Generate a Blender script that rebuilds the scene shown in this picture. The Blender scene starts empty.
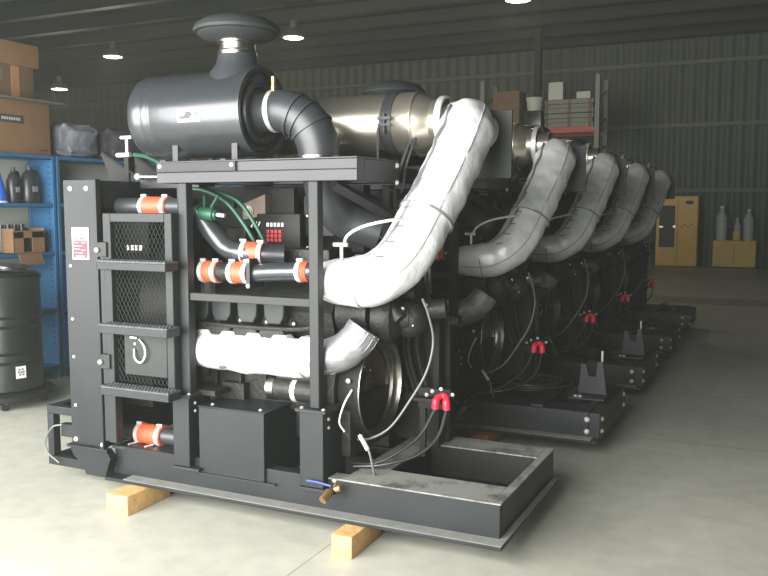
import bpy, bmesh, math, random
from mathutils import Vector, Matrix, noise
random.seed(7)
PI = math.pi
SC = bpy.context.scene
COL = SC.collection

# ---------------------------------------------------------------- camera
YAW, PITCH = math.radians(25.4185), math.radians(5.4403)
cd = bpy.data.cameras.new('camera')
cam = bpy.data.objects.new('camera', cd)
COL.objects.link(cam)
cam.location = (0, 0, 1.5)
cam.rotation_euler = (PI/2 - PITCH, 0, YAW)
cd.sensor_fit = 'HORIZONTAL'; cd.sensor_width = 36
cd.lens = 36*840/768
cd.clip_end = 200
SC.camera = cam

# ---------------------------------------------------------------- light and exposure
W = bpy.data.worlds.new('world'); SC.world = W
W.use_nodes = True
bgn = W.node_tree.nodes['Background']
bgn.inputs[0].default_value = (0.95, 1.0, 0.98, 1)
bgn.inputs[1].default_value = 1.0
SC.view_settings.view_transform = 'Standard'
SC.view_settings.look = 'None'
SC.view_settings.gamma = 1
SC.view_settings.use_curve_mapping = False
SC.view_settings.exposure = 0.0
DOOR = (-8.4, -0.4, 3.7)      # opening in the front wall: x0, x1, height
FY = -0.7                     # front wall plane
HAZE = 0.003

def area(name, loc, rot, sx, sy, power, col):
    ld = bpy.data.lights.new(name, 'AREA'); ld.shape = 'RECTANGLE'
    ld.size = sx; ld.size_y = sy; ld.energy = power; ld.color = col
    o = bpy.data.objects.new(name, ld); COL.objects.link(o)
    o.location = loc; o.rotation_euler = rot
    return o
# daylight entering through the open roller door
area('daylight_door', ((DOOR[0]+DOOR[1])/2, FY-0.35, 1.95), (math.radians(84), 0, 0), DOOR[1]-DOOR[0], 3.6, 1750, (1.0, 0.995, 0.97))

# ---------------------------------------------------------------- materials
def srgb(r, g, b):
    f = lambda c: ((c/255+0.055)/1.055)**2.4 if c/255 > 0.04045 else c/255/12.92
    return (f(r), f(g), f(b), 1)

def mat(name, col, rough=0.5, metal=0.0, n_scale=0, n_amt=0.0, bump=0.0, bscale=60, emit=None, es=0, coat=0, spec=0.5, alpha=None, rvar=0, trans=0):
    m = bpy.data.materials.new(name); m.use_nodes = True
    nt = m.node_tree; b = nt.nodes['Principled BSDF']
    b.inputs['Base Color'].default_value = col
    b.inputs['Roughness'].default_value = rough
    b.inputs['Metallic'].default_value = metal
    b.inputs['Coat Weight'].default_value = coat
    b.inputs['Specular IOR Level'].default_value = spec
    b.inputs['Transmission Weight'].default_value = trans
    if alpha is not None: b.inputs['Alpha'].default_value = alpha
    if emit:
        b.inputs['Emission Color'].default_value = emit
        b.inputs['Emission Strength'].default_value = es
    tc = nt.nodes.new('ShaderNodeTexCoord')
    if n_scale:
        n = nt.nodes.new('ShaderNodeTexNoise'); n.inputs['Scale'].default_value = n_scale
        n.inputs['Detail'].default_value = 5
        nt.links.new(tc.outputs['Object'], n.inputs['Vector'])
        r = nt.nodes.new('ShaderNodeMapRange')
        r.inputs['From Min'].default_value = 0.3; r.inputs['From Max'].default_value = 0.7
        r.inputs['To Min'].default_value = 1-n_amt; r.inputs['To Max'].default_value = 1+n_amt
        nt.links.new(n.outputs['Fac'], r.inputs['Value'])
        mx = nt.nodes.new('ShaderNodeVectorMath'); mx.operation = 'SCALE'
        mx.inputs[0].default_value = col[:3]
        nt.links.new(r.outputs['Result'], mx.inputs['Scale'])
        nt.links.new(mx.outputs['Vector'], b.inputs['Base Color'])
        if rvar:
            r2 = nt.nodes.new('ShaderNodeMapRange')
            r2.inputs['From Min'].default_value = 0.3; r2.inputs['From Max'].default_value = 0.7
            r2.inputs['To Min'].default_value = rough-rvar; r2.inputs['To Max'].default_value = rough+rvar
            nt.links.new(n.outputs['Fac'], r2.inputs['Value'])
            nt.links.new(r2.outputs['Result'], b.inputs['Roughness'])
    if bump:
        n2 = nt.nodes.new('ShaderNodeTexNoise'); n2.inputs['Scale'].default_value = bscale
        n2.inputs['Detail'].default_value = 4
        nt.links.new(tc.outputs['Object'], n2.inputs['Vector'])
        bp = nt.nodes.new('ShaderNodeBump'); bp.inputs['Strength'].default_value = bump
        bp.inputs['Distance'].default_value = 0.01
        nt.links.new(n2.outputs['Fac'], bp.inputs['Height'])
        nt.links.new(bp.outputs['Normal'], b.inputs['Normal'])
    return m

M = {}
M['paint'] = mat('black_paint', srgb(29, 32, 34), 0.42, 0, 3, 0.12, 0.06, 200, rvar=0.06, spec=0.3)
M['paint_dark'] = mat('satin_black', srgb(25, 26, 26), 0.55, 0, 6, 0.2, spec=0.2)
M['engine'] = mat('engine_black', srgb(31, 32, 30), 0.5, 0.05, 12, 0.3, 0.5, 40, spec=0.3)
M['platform'] = mat('daylit_grey_paint', srgb(46, 46, 49), 0.45, 0, 5, 0.08, spec=0.35)  # black paint lightened for daylight on the platform front; also grey brackets
M['guard'] = mat('guard_paint', srgb(35, 38, 38), 0.5, 0, 8, 0.1, spec=0.3)
M['step'] = mat('step_grip', srgb(78, 81, 83), 0.55, 0.2, 90, 0.5, 0.8, 160)
M['gloss'] = mat('gloss_black_enamel', srgb(58, 61, 64), 0.28, 0.4, 20, 0.05, 0.05, 8, coat=0.15)
M['rubber'] = mat('black_rubber', srgb(46, 48, 51), 0.42, 0, 10, 0.1)
M['cap'] = mat('grey_plastic_cap', srgb(46, 49, 49), 0.55, spec=0.25)
M['blanket'] = mat('silver_blanket', srgb(228, 230, 230), 0.42, 0.3, 14, 0.06, 0.5, 22)
M['blanket_grey'] = mat('silver_blanket_worn', srgb(150, 150, 153), 0.4, 0.45, 14, 0.1, 0.6, 24)
M['seam'] = mat('blanket_stitching', srgb(150, 150, 150), 0.7)
M['stainless'] = mat('stainless_steel', srgb(196, 190, 176), 0.3, 0.9, 6, 0.1, 0.12, 5)
M['steel'] = mat('machined_steel', srgb(150, 146, 138), 0.3, 1, 30, 0.15)
M['bronze'] = mat('brown_tarnished_steel', srgb(92, 78, 68), 0.55, 0.4, 10, 0.2)
M['zinc'] = mat('zinc_bolt', srgb(225, 225, 220), 0.4, 0.6)
M['orange'] = mat('orange_silicone', srgb(212, 84, 54), 0.45, 0, 60, 0.1, 0.4, 120)
M['red'] = mat('red_rubber', srgb(225, 36, 58), 0.45)
M['green'] = mat('green_hose', srgb(28, 72, 54), 0.45)
M['blue_handle'] = mat('blue_lever', srgb(30, 60, 130), 0.4)
M['brass'] = mat('brass', srgb(200, 160, 110), 0.3, 0.9)
M['hose'] = mat('grey_hose', srgb(92, 94, 92), 0.4)
M['hose_white'] = mat('braided_pale_hose', srgb(200, 200, 190), 0.4)
M['hose_black'] = mat('black_cable', srgb(36, 38, 38), 0.4)
M['white'] = mat('white_label', srgb(205, 205, 203), 0.5)
M['label_red'] = mat('red_label_print', srgb(178, 22, 40), 0.5)
M['label_dark'] = mat('dark_label_print', srgb(60, 60, 70), 0.6)
M['decal_white'] = mat('matt_white_sticker', srgb(240, 240, 240), 0.8)
M['tan'] = mat('tan_cover', srgb(120, 104, 90), 0.5)
M['wood'] = mat('pale_timber', srgb(190, 152, 98), 0.7, 0, 14, 0.18, 0.4, 50)
M['wood_red'] = mat('red_brown_timber', srgb(150, 92, 60), 0.7, 0, 14, 0.2)
M['card'] = mat('cardboard', srgb(128, 97, 68), 0.75, 0, 5, 0.1)
M['card_dark'] = mat('old_cardboard', srgb(104, 84, 62), 0.8, 0, 4, 0.18)
M['card_tape'] = mat('packing_tape', srgb(158, 116, 84), 0.4)
M['blue'] = mat('blue_shelf_paint', srgb(42, 98, 140), 0.45, 0, 3, 0.08)
M['blue_deep'] = mat('blue_plastic', srgb(34, 80, 170), 0.35)
M['drum'] = mat('black_plastic_drum', srgb(27, 29, 29), 0.3, 0, 4, 0.15)
M['orange_beam'] = mat('orange_rack_beam', srgb(150, 64, 40), 0.5)
M['rack'] = mat('grey_green_rack', srgb(100, 104, 90), 0.5)
M['yellow'] = mat('yellow_cabinet', srgb(206, 164, 48), 0.45, 0, 2, 0.06)
M['yellow_dim'] = mat('pale_yellow_cabinet', srgb(196, 172, 84), 0.5, 0, 2, 0.06)
M['cloth'] = mat('clear_bottle_plastic', srgb(190, 200, 195), 0.2, 0, alpha=0.7)
M['wrap'] = mat('grey_plastic_wrap', srgb(120, 122, 130), 0.25, 0, 6, 0.25, 1.0, 12)
M['wrap_dark'] = mat('dark_plastic_cover', srgb(74, 72, 78), 0.35, 0, 5, 0.2, 0.8, 9)
M['jug'] = mat('dark_oil_jug', srgb(40, 44, 44), 0.35)
M['lens'] = mat('lit_lamp_lens', (1, 1, 1, 1), 0.5, emit=(1, 0.93, 0.82, 1), es=9)
M['lamp'] = mat('lamp_housing', srgb(90, 84, 74), 0.5)
M['glassd'] = mat('cabinet_window', srgb(58, 60, 52), 0.6)

def floor_mat():
    m = bpy.data.materials.new('stained_concrete'); m.use_nodes = True
    nt = m.node_tree; b = nt.nodes['Principled BSDF']; L = nt.links.new
    tc = nt.nodes.new('ShaderNodeTexCoord')
    n1 = nt.nodes.new('ShaderNodeTexNoise'); n1.inputs['Scale'].default_value = 0.9; n1.inputs['Detail'].default_value = 7; n1.inputs['Roughness'].default_value = 0.62
    n2 = nt.nodes.new('ShaderNodeTexNoise'); n2.inputs['Scale'].default_value = 9; n2.inputs['Detail'].default_value = 8
    L(tc.outputs['Object'], n1.inputs['Vector']); L(tc.outputs['Object'], n2.inputs['Vector'])
    cr = nt.nodes.new('ShaderNodeValToRGB')
    cr.color_ramp.elements[0].position = 0.3; cr.color_ramp.elements[0].color = srgb(166, 166, 153)
    cr.color_ramp.elements[1].position = 0.66; cr.color_ramp.elements[1].color = srgb(184, 184, 172)
    L(n1.outputs['Fac'], cr.inputs['Fac'])
    mr = nt.nodes.new('ShaderNodeMapRange'); mr.inputs['From Min'].default_value = 0.3; mr.inputs['From Max'].default_value = 0.7
    mr.inputs['To Min'].default_value = 0.9; mr.inputs['To Max'].default_value = 1.06
    L(n2.outputs['Fac'], mr.inputs['Value'])
    vm = nt.nodes.new('ShaderNodeVectorMath'); vm.operation = 'SCALE'
    L(cr.outputs['Color'], vm.inputs[0]); L(mr.outputs['Result'], vm.inputs['Scale'])
    sx = nt.nodes.new('ShaderNodeSeparateXYZ'); L(tc.outputs['Object'], sx.inputs[0])
    def joint(out, shift, period):
        a = nt.nodes.new('ShaderNodeMath'); a.operation = 'ADD'; L(out, a.inputs[0]); a.inputs[1].default_value = shift
        p = nt.nodes.new('ShaderNodeMath'); p.operation = 'PINGPONG'; L(a.outputs[0], p.inputs[0]); p.inputs[1].default_value = period/2
        g = nt.nodes.new('ShaderNodeMath'); g.operation = 'GREATER_THAN'; L(p.outputs[0], g.inputs[0]); g.inputs[1].default_value = 0.004
        return g.outputs[0]
    mm = nt.nodes.new('ShaderNodeMath'); mm.operation = 'MULTIPLY'
    L(joint(sx.outputs['X'], 1.78+600, 6.0), mm.inputs[0]); L(joint(sx.outputs['Y'], 600-5.6, 6.0), mm.inputs[1])
    m2 = nt.nodes.new('ShaderNodeMapRange'); m2.inputs['To Min'].default_value = 0.6; L(mm.outputs[0], m2.inputs['Value'])
    v2 = nt.nodes.new('ShaderNodeVectorMath'); v2.operation = 'SCALE'; L(vm.outputs['Vector'], v2.inputs[0]); L(m2.outputs['Result'], v2.inputs['Scale'])
    L(v2.outputs['Vector'], b.inputs['Base Color'])
    b.inputs['Roughness'].default_value = 0.5
    bp = nt.nodes.new('ShaderNodeBump'); bp.inputs['Strength'].default_value = 0.15; bp.inputs['Distance'].default_value = 0.01
    L(n2.outputs['Fac'], bp.inputs['Height']); L(bp.outputs['Normal'], b.inputs['Normal'])
    return m
M['floor'] = floor_mat()

def deck_mat():
    m = bpy.data.materials.new('dusty_black_plate'); m.use_nodes = True
    nt = m.node_tree; b = nt.nodes['Principled BSDF']; L = nt.links.new
    tc = nt.nodes.new('ShaderNodeTexCoord')
    n1 = nt.nodes.new('ShaderNodeTexNoise'); n1.inputs['Scale'].default_value = 5; n1.inputs['Detail'].default_value = 9; n1.inputs['Roughness'].default_value = 0.75
    L(tc.outputs['Object'], n1.inputs['Vector'])
    cr = nt.nodes.new('ShaderNodeValToRGB')
    cr.color_ramp.elements[0].position = 0.38; cr.color_ramp.elements[0].color = srgb(70, 73, 74)
    cr.color_ramp.elements[1].position = 0.52; cr.color_ramp.elements[1].color = srgb(128, 128, 122)
    L(n1.outputs['Fac'], cr.inputs['Fac']); L(cr.outputs['Color'], b.inputs['Base Color'])
    b.inputs['Roughness'].default_value = 0.7
    return m
M['deck'] = deck_mat()
M['deck2'] = mat('scuffed_flange', srgb(128, 128, 124), 0.6, 0, 20, 0.12)
M['wall_green'] = mat('grey_green_sheeting', srgb(64, 72, 60), 0.55, 0, 0.6, 0.08)
M['wall_pale'] = mat('pale_partition', srgb(176, 180, 168), 0.7, 0, 1, 0.06)
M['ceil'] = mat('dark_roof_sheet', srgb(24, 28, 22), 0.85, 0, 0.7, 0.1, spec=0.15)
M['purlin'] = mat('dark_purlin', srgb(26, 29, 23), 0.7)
M['girt'] = mat('pale_green_girt', srgb(86, 94, 78), 0.6)
M['front'] = mat('front_wall_sheet', srgb(110, 112, 108), 0.7)

# ---------------------------------------------------------------- mesh helpers
class MB:
    def __init__(s): s.bm = bmesh.new(); s.flat = []
    def box(s, x0, x1, y0, y1, z0, z1, rot=None, c=None, bev=0):
        r = bmesh.ops.create_cube(s.bm, size=1)
        vs = r['verts']
        cen = Vector(((x0+x1)/2, (y0+y1)/2, (z0+z1)/2))
        for v in vs:
            p = Vector((v.co.x*abs(x1-x0), v.co.y*abs(y1-y0), v.co.z*abs(z1-z0)))
            if rot: p = rot @ p
            v.co = p + cen
        if bev:
            es = list({e for v in vs for e in v.link_edges})
            bmesh.ops.bevel(s.bm, geom=es, offset=bev, segments=2, affect='EDGES', profile=0.6)
        return s
    def tube(s, pts, rad, seg=16, caps=True, wrinkle=0, wf=9, aspect=1, smooth=True):
        pts = [Vector(p) for p in pts]; n = len(pts)
        if not hasattr(rad, '__len__'): rad = [rad]*n
        T = []
        for i in range(n):
            a = pts[max(i-1, 0)]; b = pts[min(i+1, n-1)]
            T.append((b-a).normalized())
        up = Vector((0, 0, 1)) if abs(T[0].z) < 0.9 else Vector((0, 1, 0))
        N = T[0].cross(up).normalized(); rings = []
        for i in range(n):
            N = (N - T[i]*N.dot(T[i])).normalized(); B = T[i].cross(N)
            ring = []
            for k in range(seg):
                a = 2*PI*k/seg; d = N*math.cos(a) + B*math.sin(a)*aspect
                p = pts[i] + d*rad[i]
                if wrinkle:
                    q = p*wf
                    p += d*wrinkle*(noise.noise(q) + 0.5*noise.noise(q*2.3))
                ring.append(s.bm.verts.new(p))
            rings.append(ring)
        for i in range(n-1):
            for k in range(seg):
                f = s.bm.faces.new((rings[i][k], rings[i][(k+1) % seg], rings[i+1][(k+1) % seg], rings[i+1][k]))
                f.smooth = smooth
        if caps:
            s.bm.faces.new(list(reversed(rings[0]))); s.bm.faces.new(rings[-1])
        return s
    def cyl(s, a, b, r, seg=24, r2=None, caps=True):
        return s.tube([a, b], [r, r if r2 is None else r2], seg, caps)
    def lathe(s, c, axis, prof, seg=40, cap=False):
        """prof: list of (distance along axis, radius)"""
        ax = Vector(axis).normalized(); up = Vector((0, 0, 1)) if abs(ax.z) < 0.9 else Vector((0, 1, 0))
        N = ax.cross(up).normalized(); B = ax.cross(N); c = Vector(c); rings = []
        for (d, r) in prof:
            rings.append([s.bm.verts.new(c + ax*d + (N*math.cos(2*PI*k/seg) + B*math.sin(2*PI*k/seg))*max(r, 1e-4)) for k in range(seg)])
        for i in range(len(rings)-1):
            dd = abs(prof[i][0]-prof[i+1][0]); dr = abs(prof[i][1]-prof[i+1][1])
            for k in range(seg):
                f = s.bm.faces.new((rings[i][k], rings[i][(k+1) % seg], rings[i+1][(k+1) % seg], rings[i+1][k])); f.smooth = True
        if cap:
            s.bm.faces.new(rings[0]); s.bm.faces.new(rings[-1])
        return s
    def prism(s, poly, axis, a, b):
        """poly in the plane across axis: axis 0 -> (y,z), 1 -> (x,z), 2 -> (x,y)"""
        def P(u, v, w):
            return {0: (w, u, v), 1: (u, w, v), 2: (u, v, w)}[axis]
        A = [s.bm.verts.new(P(u, v, a)) for u, v in poly]; B = [s.bm.verts.new(P(u, v, b)) for u, v in poly]
        n = len(poly)
        for i in range(n): s.bm.faces.new((A[i], A[(i+1) % n], B[(i+1) % n], B[i]))
        s.bm.faces.new(list(reversed(A))); s.bm.faces.new(B)
        return s
    def sphere(s, c, r, seg=12, sc=(1, 1, 1)):
        rr = bmesh.ops.create_uvsphere(s.bm, u_segments=seg, v_segments=max(6, seg//2), radius=r)
        for v in rr['verts']:
            v.co = Vector((v.co.x*sc[0], v.co.y*sc[1], v.co.z*sc[2])) + Vector(c)
            for f in v.link_faces: f.smooth = True
        return s
    def build(s, name, m, parent=None, off=None, bevel=0):
        bmesh.ops.recalc_face_normals(s.bm, faces=s.bm.faces[:])
        if off is not None: bmesh.ops.translate(s.bm, vec=-Vector(off), verts=s.bm.verts[:])
        me = bpy.data.meshes.new(name); s.bm.to_mesh(me); s.bm.free()
        me.set_sharp_from_angle(angle=math.radians(40))
        o = bpy.data.objects.new(name, me); COL.objects.link(o)
        me.materials.append(m)
        if parent: o.parent = parent
        if bevel:
            md = o.modifiers.new('bevel', 'BEVEL'); md.width = bevel; md.segments = 2; md.limit_method = 'ANGLE'
        return o

def smooth_path(pts, per=8):
    pts = [Vector(p) for p in pts]; out = []
    P = [pts[0]*2-pts[1]] + pts + [pts[-1]*2-pts[-2]]
    for i in range(1, len(P)-2):
        for j in range(per):
            t = j/per; a, b, c, d = P[i-1], P[i], P[i+1], P[i+2]
            out.append(0.5*((2*b)+(c-a)*t+(2*a-5*b+4*c-d)*t*t+(3*b-a-3*c+d)*t**3))
    out.append(pts[-1]); return out
def smooth_rad(r, per=8):
    return [v.x for v in smooth_path([Vector((x, 0, 0)) for x in r], per)]

def tag(o, label=None, cat=None, group=None, kind=None):
    if label: o['label'] = label
    if cat: o['category'] = cat
    if group: o['group'] = group
    if kind: o['kind'] = kind
    return o
def empty(name, loc):
    o = bpy.data.objects.new(name, None); COL.objects.link(o); o.location = loc; return o
KIDS = {}
def copy_tree(o, parent=None):
    c = o.copy(); COL.objects.link(c); c.parent = parent
    for ch in [x for x in COL.objects if x.parent == o]: copy_tree(ch, c)
    return c
def struct(name, mb, m): return tag(mb.build(name, m), kind='structure')

# ================================================================ the building
YB = 23.2; CZ = 6.0; XL, XR = -30, 7
struct('floor', MB().box(XL, XR, -6, YB+0.2, -0.12, 0), M['floor'])
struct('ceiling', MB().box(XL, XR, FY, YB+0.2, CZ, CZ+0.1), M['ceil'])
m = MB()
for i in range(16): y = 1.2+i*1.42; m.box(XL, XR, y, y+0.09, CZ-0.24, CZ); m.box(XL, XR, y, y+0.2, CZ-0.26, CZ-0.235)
struct('trim_1', m, M['purlin'])
# corrugated back wall
m = MB(); pts = []; x = XL
while x < XR:
    for dx, dy in ((0, 0), (0.05, 0.035), (0.17, 0.035), (0.22, 0)): pts.append((x+dx, YB-dy))
    x += 0.30
poly = pts + [(XR+0.2, YB), (XR+0.2, YB+0.08), (XL, YB+0.08)]
bm = m.bm
lo = [bm.verts.new((p[0], p[1], 0)) for p in pts]; hi = [bm.verts.new((p[0], p[1], CZ)) for p in pts]
for i in range(len(pts)-1): bm.faces.new((lo[i], lo[i+1], hi[i+1], hi[i]))
m.box(XL, XR, YB+0.03, YB+0.1, 0, CZ)
struct('wall_back', m, M['wall_green'])
m = MB()
for z in (1.95, 3.62, 5.2): m.box(XL, XR, YB-0.12, YB-0.036, z-0.05, z+0.05)
struct('trim_2', m, M['girt'])
struct('trim_3', MB().box(-5.6, -5.45, 20.2, 20.4, 0, CZ), M['purlin'])
struct('wall_right', MB().box(XR, XR+0.1, FY, YB, 0, CZ), M['front'])
struct('wall_left', MB().box(XL-0.1, XL, FY, YB, 0, CZ), M['front'])
m = MB()
m.box(XL, DOOR[0], FY-0.1, FY, 0, CZ); m.box(DOOR[1], XR, FY-0.1, FY, 0, CZ); m.box(DOOR[0], DOOR[1], FY-0.1, FY, DOOR[2], CZ)
struct('wall_front', m, M['front'])
struct('wall_partition', MB().box(-6.19, -6.11, 2.2, 10.5, 0, 2.02), M['wall_pale'])

# ---------------------------------------------------------------- ceiling lamps
def lamp(x, y, z, label):
    e = tag(empty('high_bay_lamp', (x, y, z)), label, 'lamp', 'round lit lamps under the roof')
    o = (x, y, z)
    MB().lathe((x, y, z), (0, 0, 1), [(0.0, 0.22), (0.02, 0.235), (0.16, 0.16), (0.2, 0.08), (0.34, 0.07), (0.36, 0.0)], 28).build('housing', M['lamp'], e, o)
    MB().lathe((x, y, z), (0, 0, 1), [(0.0, 0.0), (-0.02, 0.1), (0.0, 0.205), (0.01, 0.0)], 28).build('lens', M['lens'], e, o)
    MB().cyl((x, y, z+0.35), (x, y, CZ), 0.008, 8).build('rod', M['purlin'], e, o)
    ld = bpy.data.lights.new('lamp_light', 'POINT'); ld.energy = 90; ld.color = (1, 0.86, 0.68); ld.shadow_soft_size = 0.2
    lo = bpy.data.objects.new('lamp_light', ld); COL.objects.link(lo); lo.parent = e; lo.location = (0, 0, -0.3)
lamp(-4.22, 14.16, 5.0, 'lit round ceiling lamp cut by the top edge of the photo, right of centre')
lamp(-9.33, 15.26, 5.0, 'lit round ceiling lamp just right of the nearest rain cap')
lamp(-14.28, 15.34, 5.0, 'lit round ceiling lamp above the left end of the black air cleaner')
lamp(-18.0, 17.26, 4.72, 'farthest lit round ceiling lamp, just right of the stacked cardboard boxes')

# ================================================================ the engine unit (coordinates of the nearest one)
O1 = (-2.2, 3.73, 0.1)
E1 = empty('engine_unit', O1)
def P(name, mb, m, parent=None, bevel=0, label=None):
    o = mb.build(name, M[m], parent or E1, O1, bevel)
    if label: o['label'] = label
    return o
# bolts: one mesh, copied
def bolt_mesh():
    m = MB().lathe((0, 0, 0), (0, 0, 1), [(0, 0.0), (0, 0.017), (0.003, 0.017), (0.003, 0.011), (0.011, 0.011), (0.013, 0.0)], 6)
    bmesh.ops.recalc_face_normals(m.bm, faces=m.bm.faces[:])
    me = bpy.data.meshes.new('bolt'); m.bm.to_mesh(me); m.bm.free(); me.materials.append(M['zinc']); return me
BM = bolt_mesh()
def bolt(p, ax='y', parent=None, s=1.0):
    o = bpy.data.objects.new('bolt', BM); COL.objects.link(o); o.parent = parent or E1
    o.location = Vector(p)-Vector(O1); o.scale = (s*0.78,)*3
    o.rotation_euler = {'y': (PI/2, 0, 0), 'x': (0, PI/2, 0), 'z': (0, 0, 0)}[ax]
    return o

ZB, ZF, ZW = 0.10, 0.118, 0.265
YN, YF = 3.28, 4.18
# --- skid frame: two outward channels joined across
XE = -1.022
m = MB()
m.box(-3.12, -0.99, 3.2, YN, ZB, ZF); m.box(-3.12, XE, YN, 3.292, ZB, ZW); m.box(-3.12, -1.77, 3.292, 3.35, ZW-0.012, ZW)
m.box(-3.12, XE, YF-0.012, YF, ZB, ZW); m.box(-3.12, XE, YF-0.08, YF-0.012, ZB, ZF); m.box(-3.12, -1.77, YF-0.07, YF-0.012, ZW-0.012, ZW)
for x in (-3.1, -2.3, -1.8): m.box(x, x+0.012, YN+0.012, YF-0.012, ZF, ZW-0.012)
m.box(XE-0.012, XE, YN+0.012, YF-0.012, ZF, ZW)
m.box(XE, -0.99, YN, YF, ZB, ZF)
skid = P('skid_frame', m, 'paint', bevel=0.003)
m = MB().box(-3.0, -0.992, 3.202, 3.279, ZF, ZF+0.002).box(XE+0.001, -0.992, 3.28, YF-0.002, ZF, ZF+0.002)
P('flange_top', m, 'deck2', skid)
# opening lining and deck
m = MB()
for (a, b, c, d) in ((-1.63, -1.62, 3.51, 3.98), (-1.07, -1.06, 3.51, 3.98), (-1.63, -1.06, 3.50, 3.51), (-1.63, -1.06, 3.98, 3.99)): m.box(a, b, c, d, ZF, ZW)
m.box(-1.63, -1.06, 3.51, 3.98, ZB+0.002, ZF)
P('deck_well', m, 'paint_dark', skid)

# --- front lifting loop at the radiator end
m = MB()
for y in (3.28, 4.12):
    m.box(-3.60, -3.12, y, y+0.05, 0.10, 0.15); m.box(-3.60, -3.40, y, y+0.05, 0.385, 0.43); m.box(-3.60, -3.555, y, y+0.05, 0.15, 0.385)
m.box(-3.60, -3.55, 3.33, 4.12, 0.10, 0.15); m.box(-3.60, -3.55, 3.33, 4.12, 0.385, 0.43)
loop = P('end_loop', m, 'paint', bevel=0.004)
P('end_bracket', MB().box(-3.52, -3.36, 3.3, 3.34, 0.26, 0.33), 'paint', loop)
P('loop_cable', MB().tube(smooth_path([(-3.48, 3.27, 0.335), (-3.53, 3.25, 0.32), (-3.585, 3.25, 0.24), (-3.57, 3.25, 0.175), (-3.50, 3.26, 0.125)]), 0.005, 8), 'hose', loop)
m = MB().prism([(-3.38, 0.24), (-3.13, 0.24), (-3.10, 0.205), (-3.115, 0.17), (-3.14, 0.102), (-3.27, 0.102), (-3.29, 0.14), (-3.36, 0.20)], 1, 3.225, 3.275)
P('radiator_foot', m, 'paint', bevel=0.002)

# --- radiator
m = MB()
m.box(-3.39, -3.145, 3.25, 3.262, 0.25, 1.645); m.box(-3.39, -3.145, 4.2, 4.212, 0.25, 1.645)
m.box(-3.38, -3.16, 3.262, 4.2, 1.50, 1.64); m.box(-3.38, -3.16, 3.262, 4.2, 0.25, 0.38)
m.box(-3.155, -3.143, 3.225, 3.26, 0.25, 1.645)
m.box(-3.40, -3.12, 3.22, 3.262, 0.238, 0.252)
rad = P('radiator', m, 'paint', bevel=0.003)
m = MB().box(-3.34, -3.2, 3.262, 4.2, 0.38, 1.50)
for k in range(28): m.box(-3.35, -3.19, 3.27+k*0.033, 3.274+k*0.033, 0.385, 1.495)
P('radiator_core', m, 'paint_dark', rad)
m = MB().box(-3.16, -2.98, 3.42, 4.1, 0.45, 1.5); m.lathe((-2.98, 3.76, 0.98), (1, 0, 0), [(-0.02, 0.40), (0.12, 0.36), (0.12, 0.34), (-0.02, 0.34)], 32)
P('fan_shroud', m, 'paint_dark', rad)
m = MB()
for k in range(6):
    a = k*PI/3; m.box(-2.9, -2.88, 3.76-0.05, 3.76+0.05, 0.98, 1.28)
    vs = m.bm.verts[-8:] if False else list(m.bm.verts)[-8:]
    R_ = Matrix.Rotation(a, 4, 'X'); c = Vector((-2.89, 3.76, 0.98))
    for v in vs: v.co = c + R_ @ (v.co - c)
m.cyl((-2.93, 3.76, 0.98), (-2.80, 3.76, 0.98), 0.07)
P('fan', m, 'engine', rad)
for x in (-3.34, -3.23): bolt((x, 3.25, 1.60), 'y', rad, 1.1)
for z in (1.2, 0.92, 0.72, 0.46): bolt((-3.355, 3.25, z), 'y', rad, 0.7)
for x, z in ((-3.36, 0.275), (-3.175, 0.265)): bolt((x, 3.25, z), 'y', rad, 1.1)
# warning decal: white top and red block with white lines
d = MB().box(-3.335, -3.222, 3.246, 3.25, 1.235, 1.40).build('warning_decal', M['white'], rad, O1)
d['label'] = 'white and red warning decal'
m = MB(); m.box(-3.328, -3.23, 3.2445, 3.2462, 1.243, 1.332)
for (a, b) in ((-3.325, -3.302), (-3.28, -3.255)): m.box(a, b, 3.2445, 3.2462, 1.340, 1.350)
P('decal_print', m, 'label_red', d)
m = MB()
for k, (a, b, z) in enumerate(((-3.32, -3.29, 1.322), (-3.27, -3.24, 1.322), (-3.32, -3.30, 1.305), (-3.295, -3.265, 1.305), (-3.32, -3.28, 1.288), (-3.27, -3.245, 1.284), (-3.315, -3.30, 1.27), (-3.29, -3.262, 1.268), (-3.31, -3.25, 1.253))):
    m.box(a, b, 3.2435, 3.2447, z-0.0012, z+0.0012)
P('decal_lines', m, 'white', d)
# triangular brackets and drain valve above the radiator
for y in (3.6, 3.85):
    m = MB().prism([(-3.46, 1.80), (-3.44, 1.81), (-3.16, 1.645), (-3.39, 1.645)], 1, y, y+0.012)
    m.tube([(-3.45, y, 1.808), (-3.16, y, 1.648)], 0.009, 8)
    P('top_gusset', m, 'paint_dark', rad)
m = MB().cyl((-3.27, 3.6, 1.80), (-3.27, 3.6, 1.88), 0.009); m.cyl((-3.31, 3.6, 1.885), (-3.235, 3.6, 1.885), 0.010)
m.cyl((-3.34, 3.6, 1.79), (-3.25, 3.6, 1.79), 0.013)
P('valve_mount', MB().box(-3.285, -3.255, 3.59, 3.64, 1.64, 1.78), 'paint_dark', rad)
P('tee_valve', m, 'zinc', rad)
P('green_line', MB().tube(smooth_path([(-3.22, 3.6, 1.79), (-3.1, 3.58, 1.77), (-2.95, 3.55, 1.71), (-2.85, 3.55, 1.67)]), 0.012, 8), 'green', rad)
m = MB().sphere((-3.11, 3.5, 1.665), 0.02); m.cyl((-3.11, 3.5, 1.665), (-2.8, 3.5, 1.66), 0.006, 8)
P('pressure_cap', m, 'zinc', rad)
P('top_rail', MB().box(-3.14, -2.75, 3.55, 3.6, 1.605, 1.65), 'paint', rad)
P('top_rail', MB().box(-3.14, -2.78, 3.9, 3.95, 1.5, 1.53), 'paint', rad)

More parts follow.
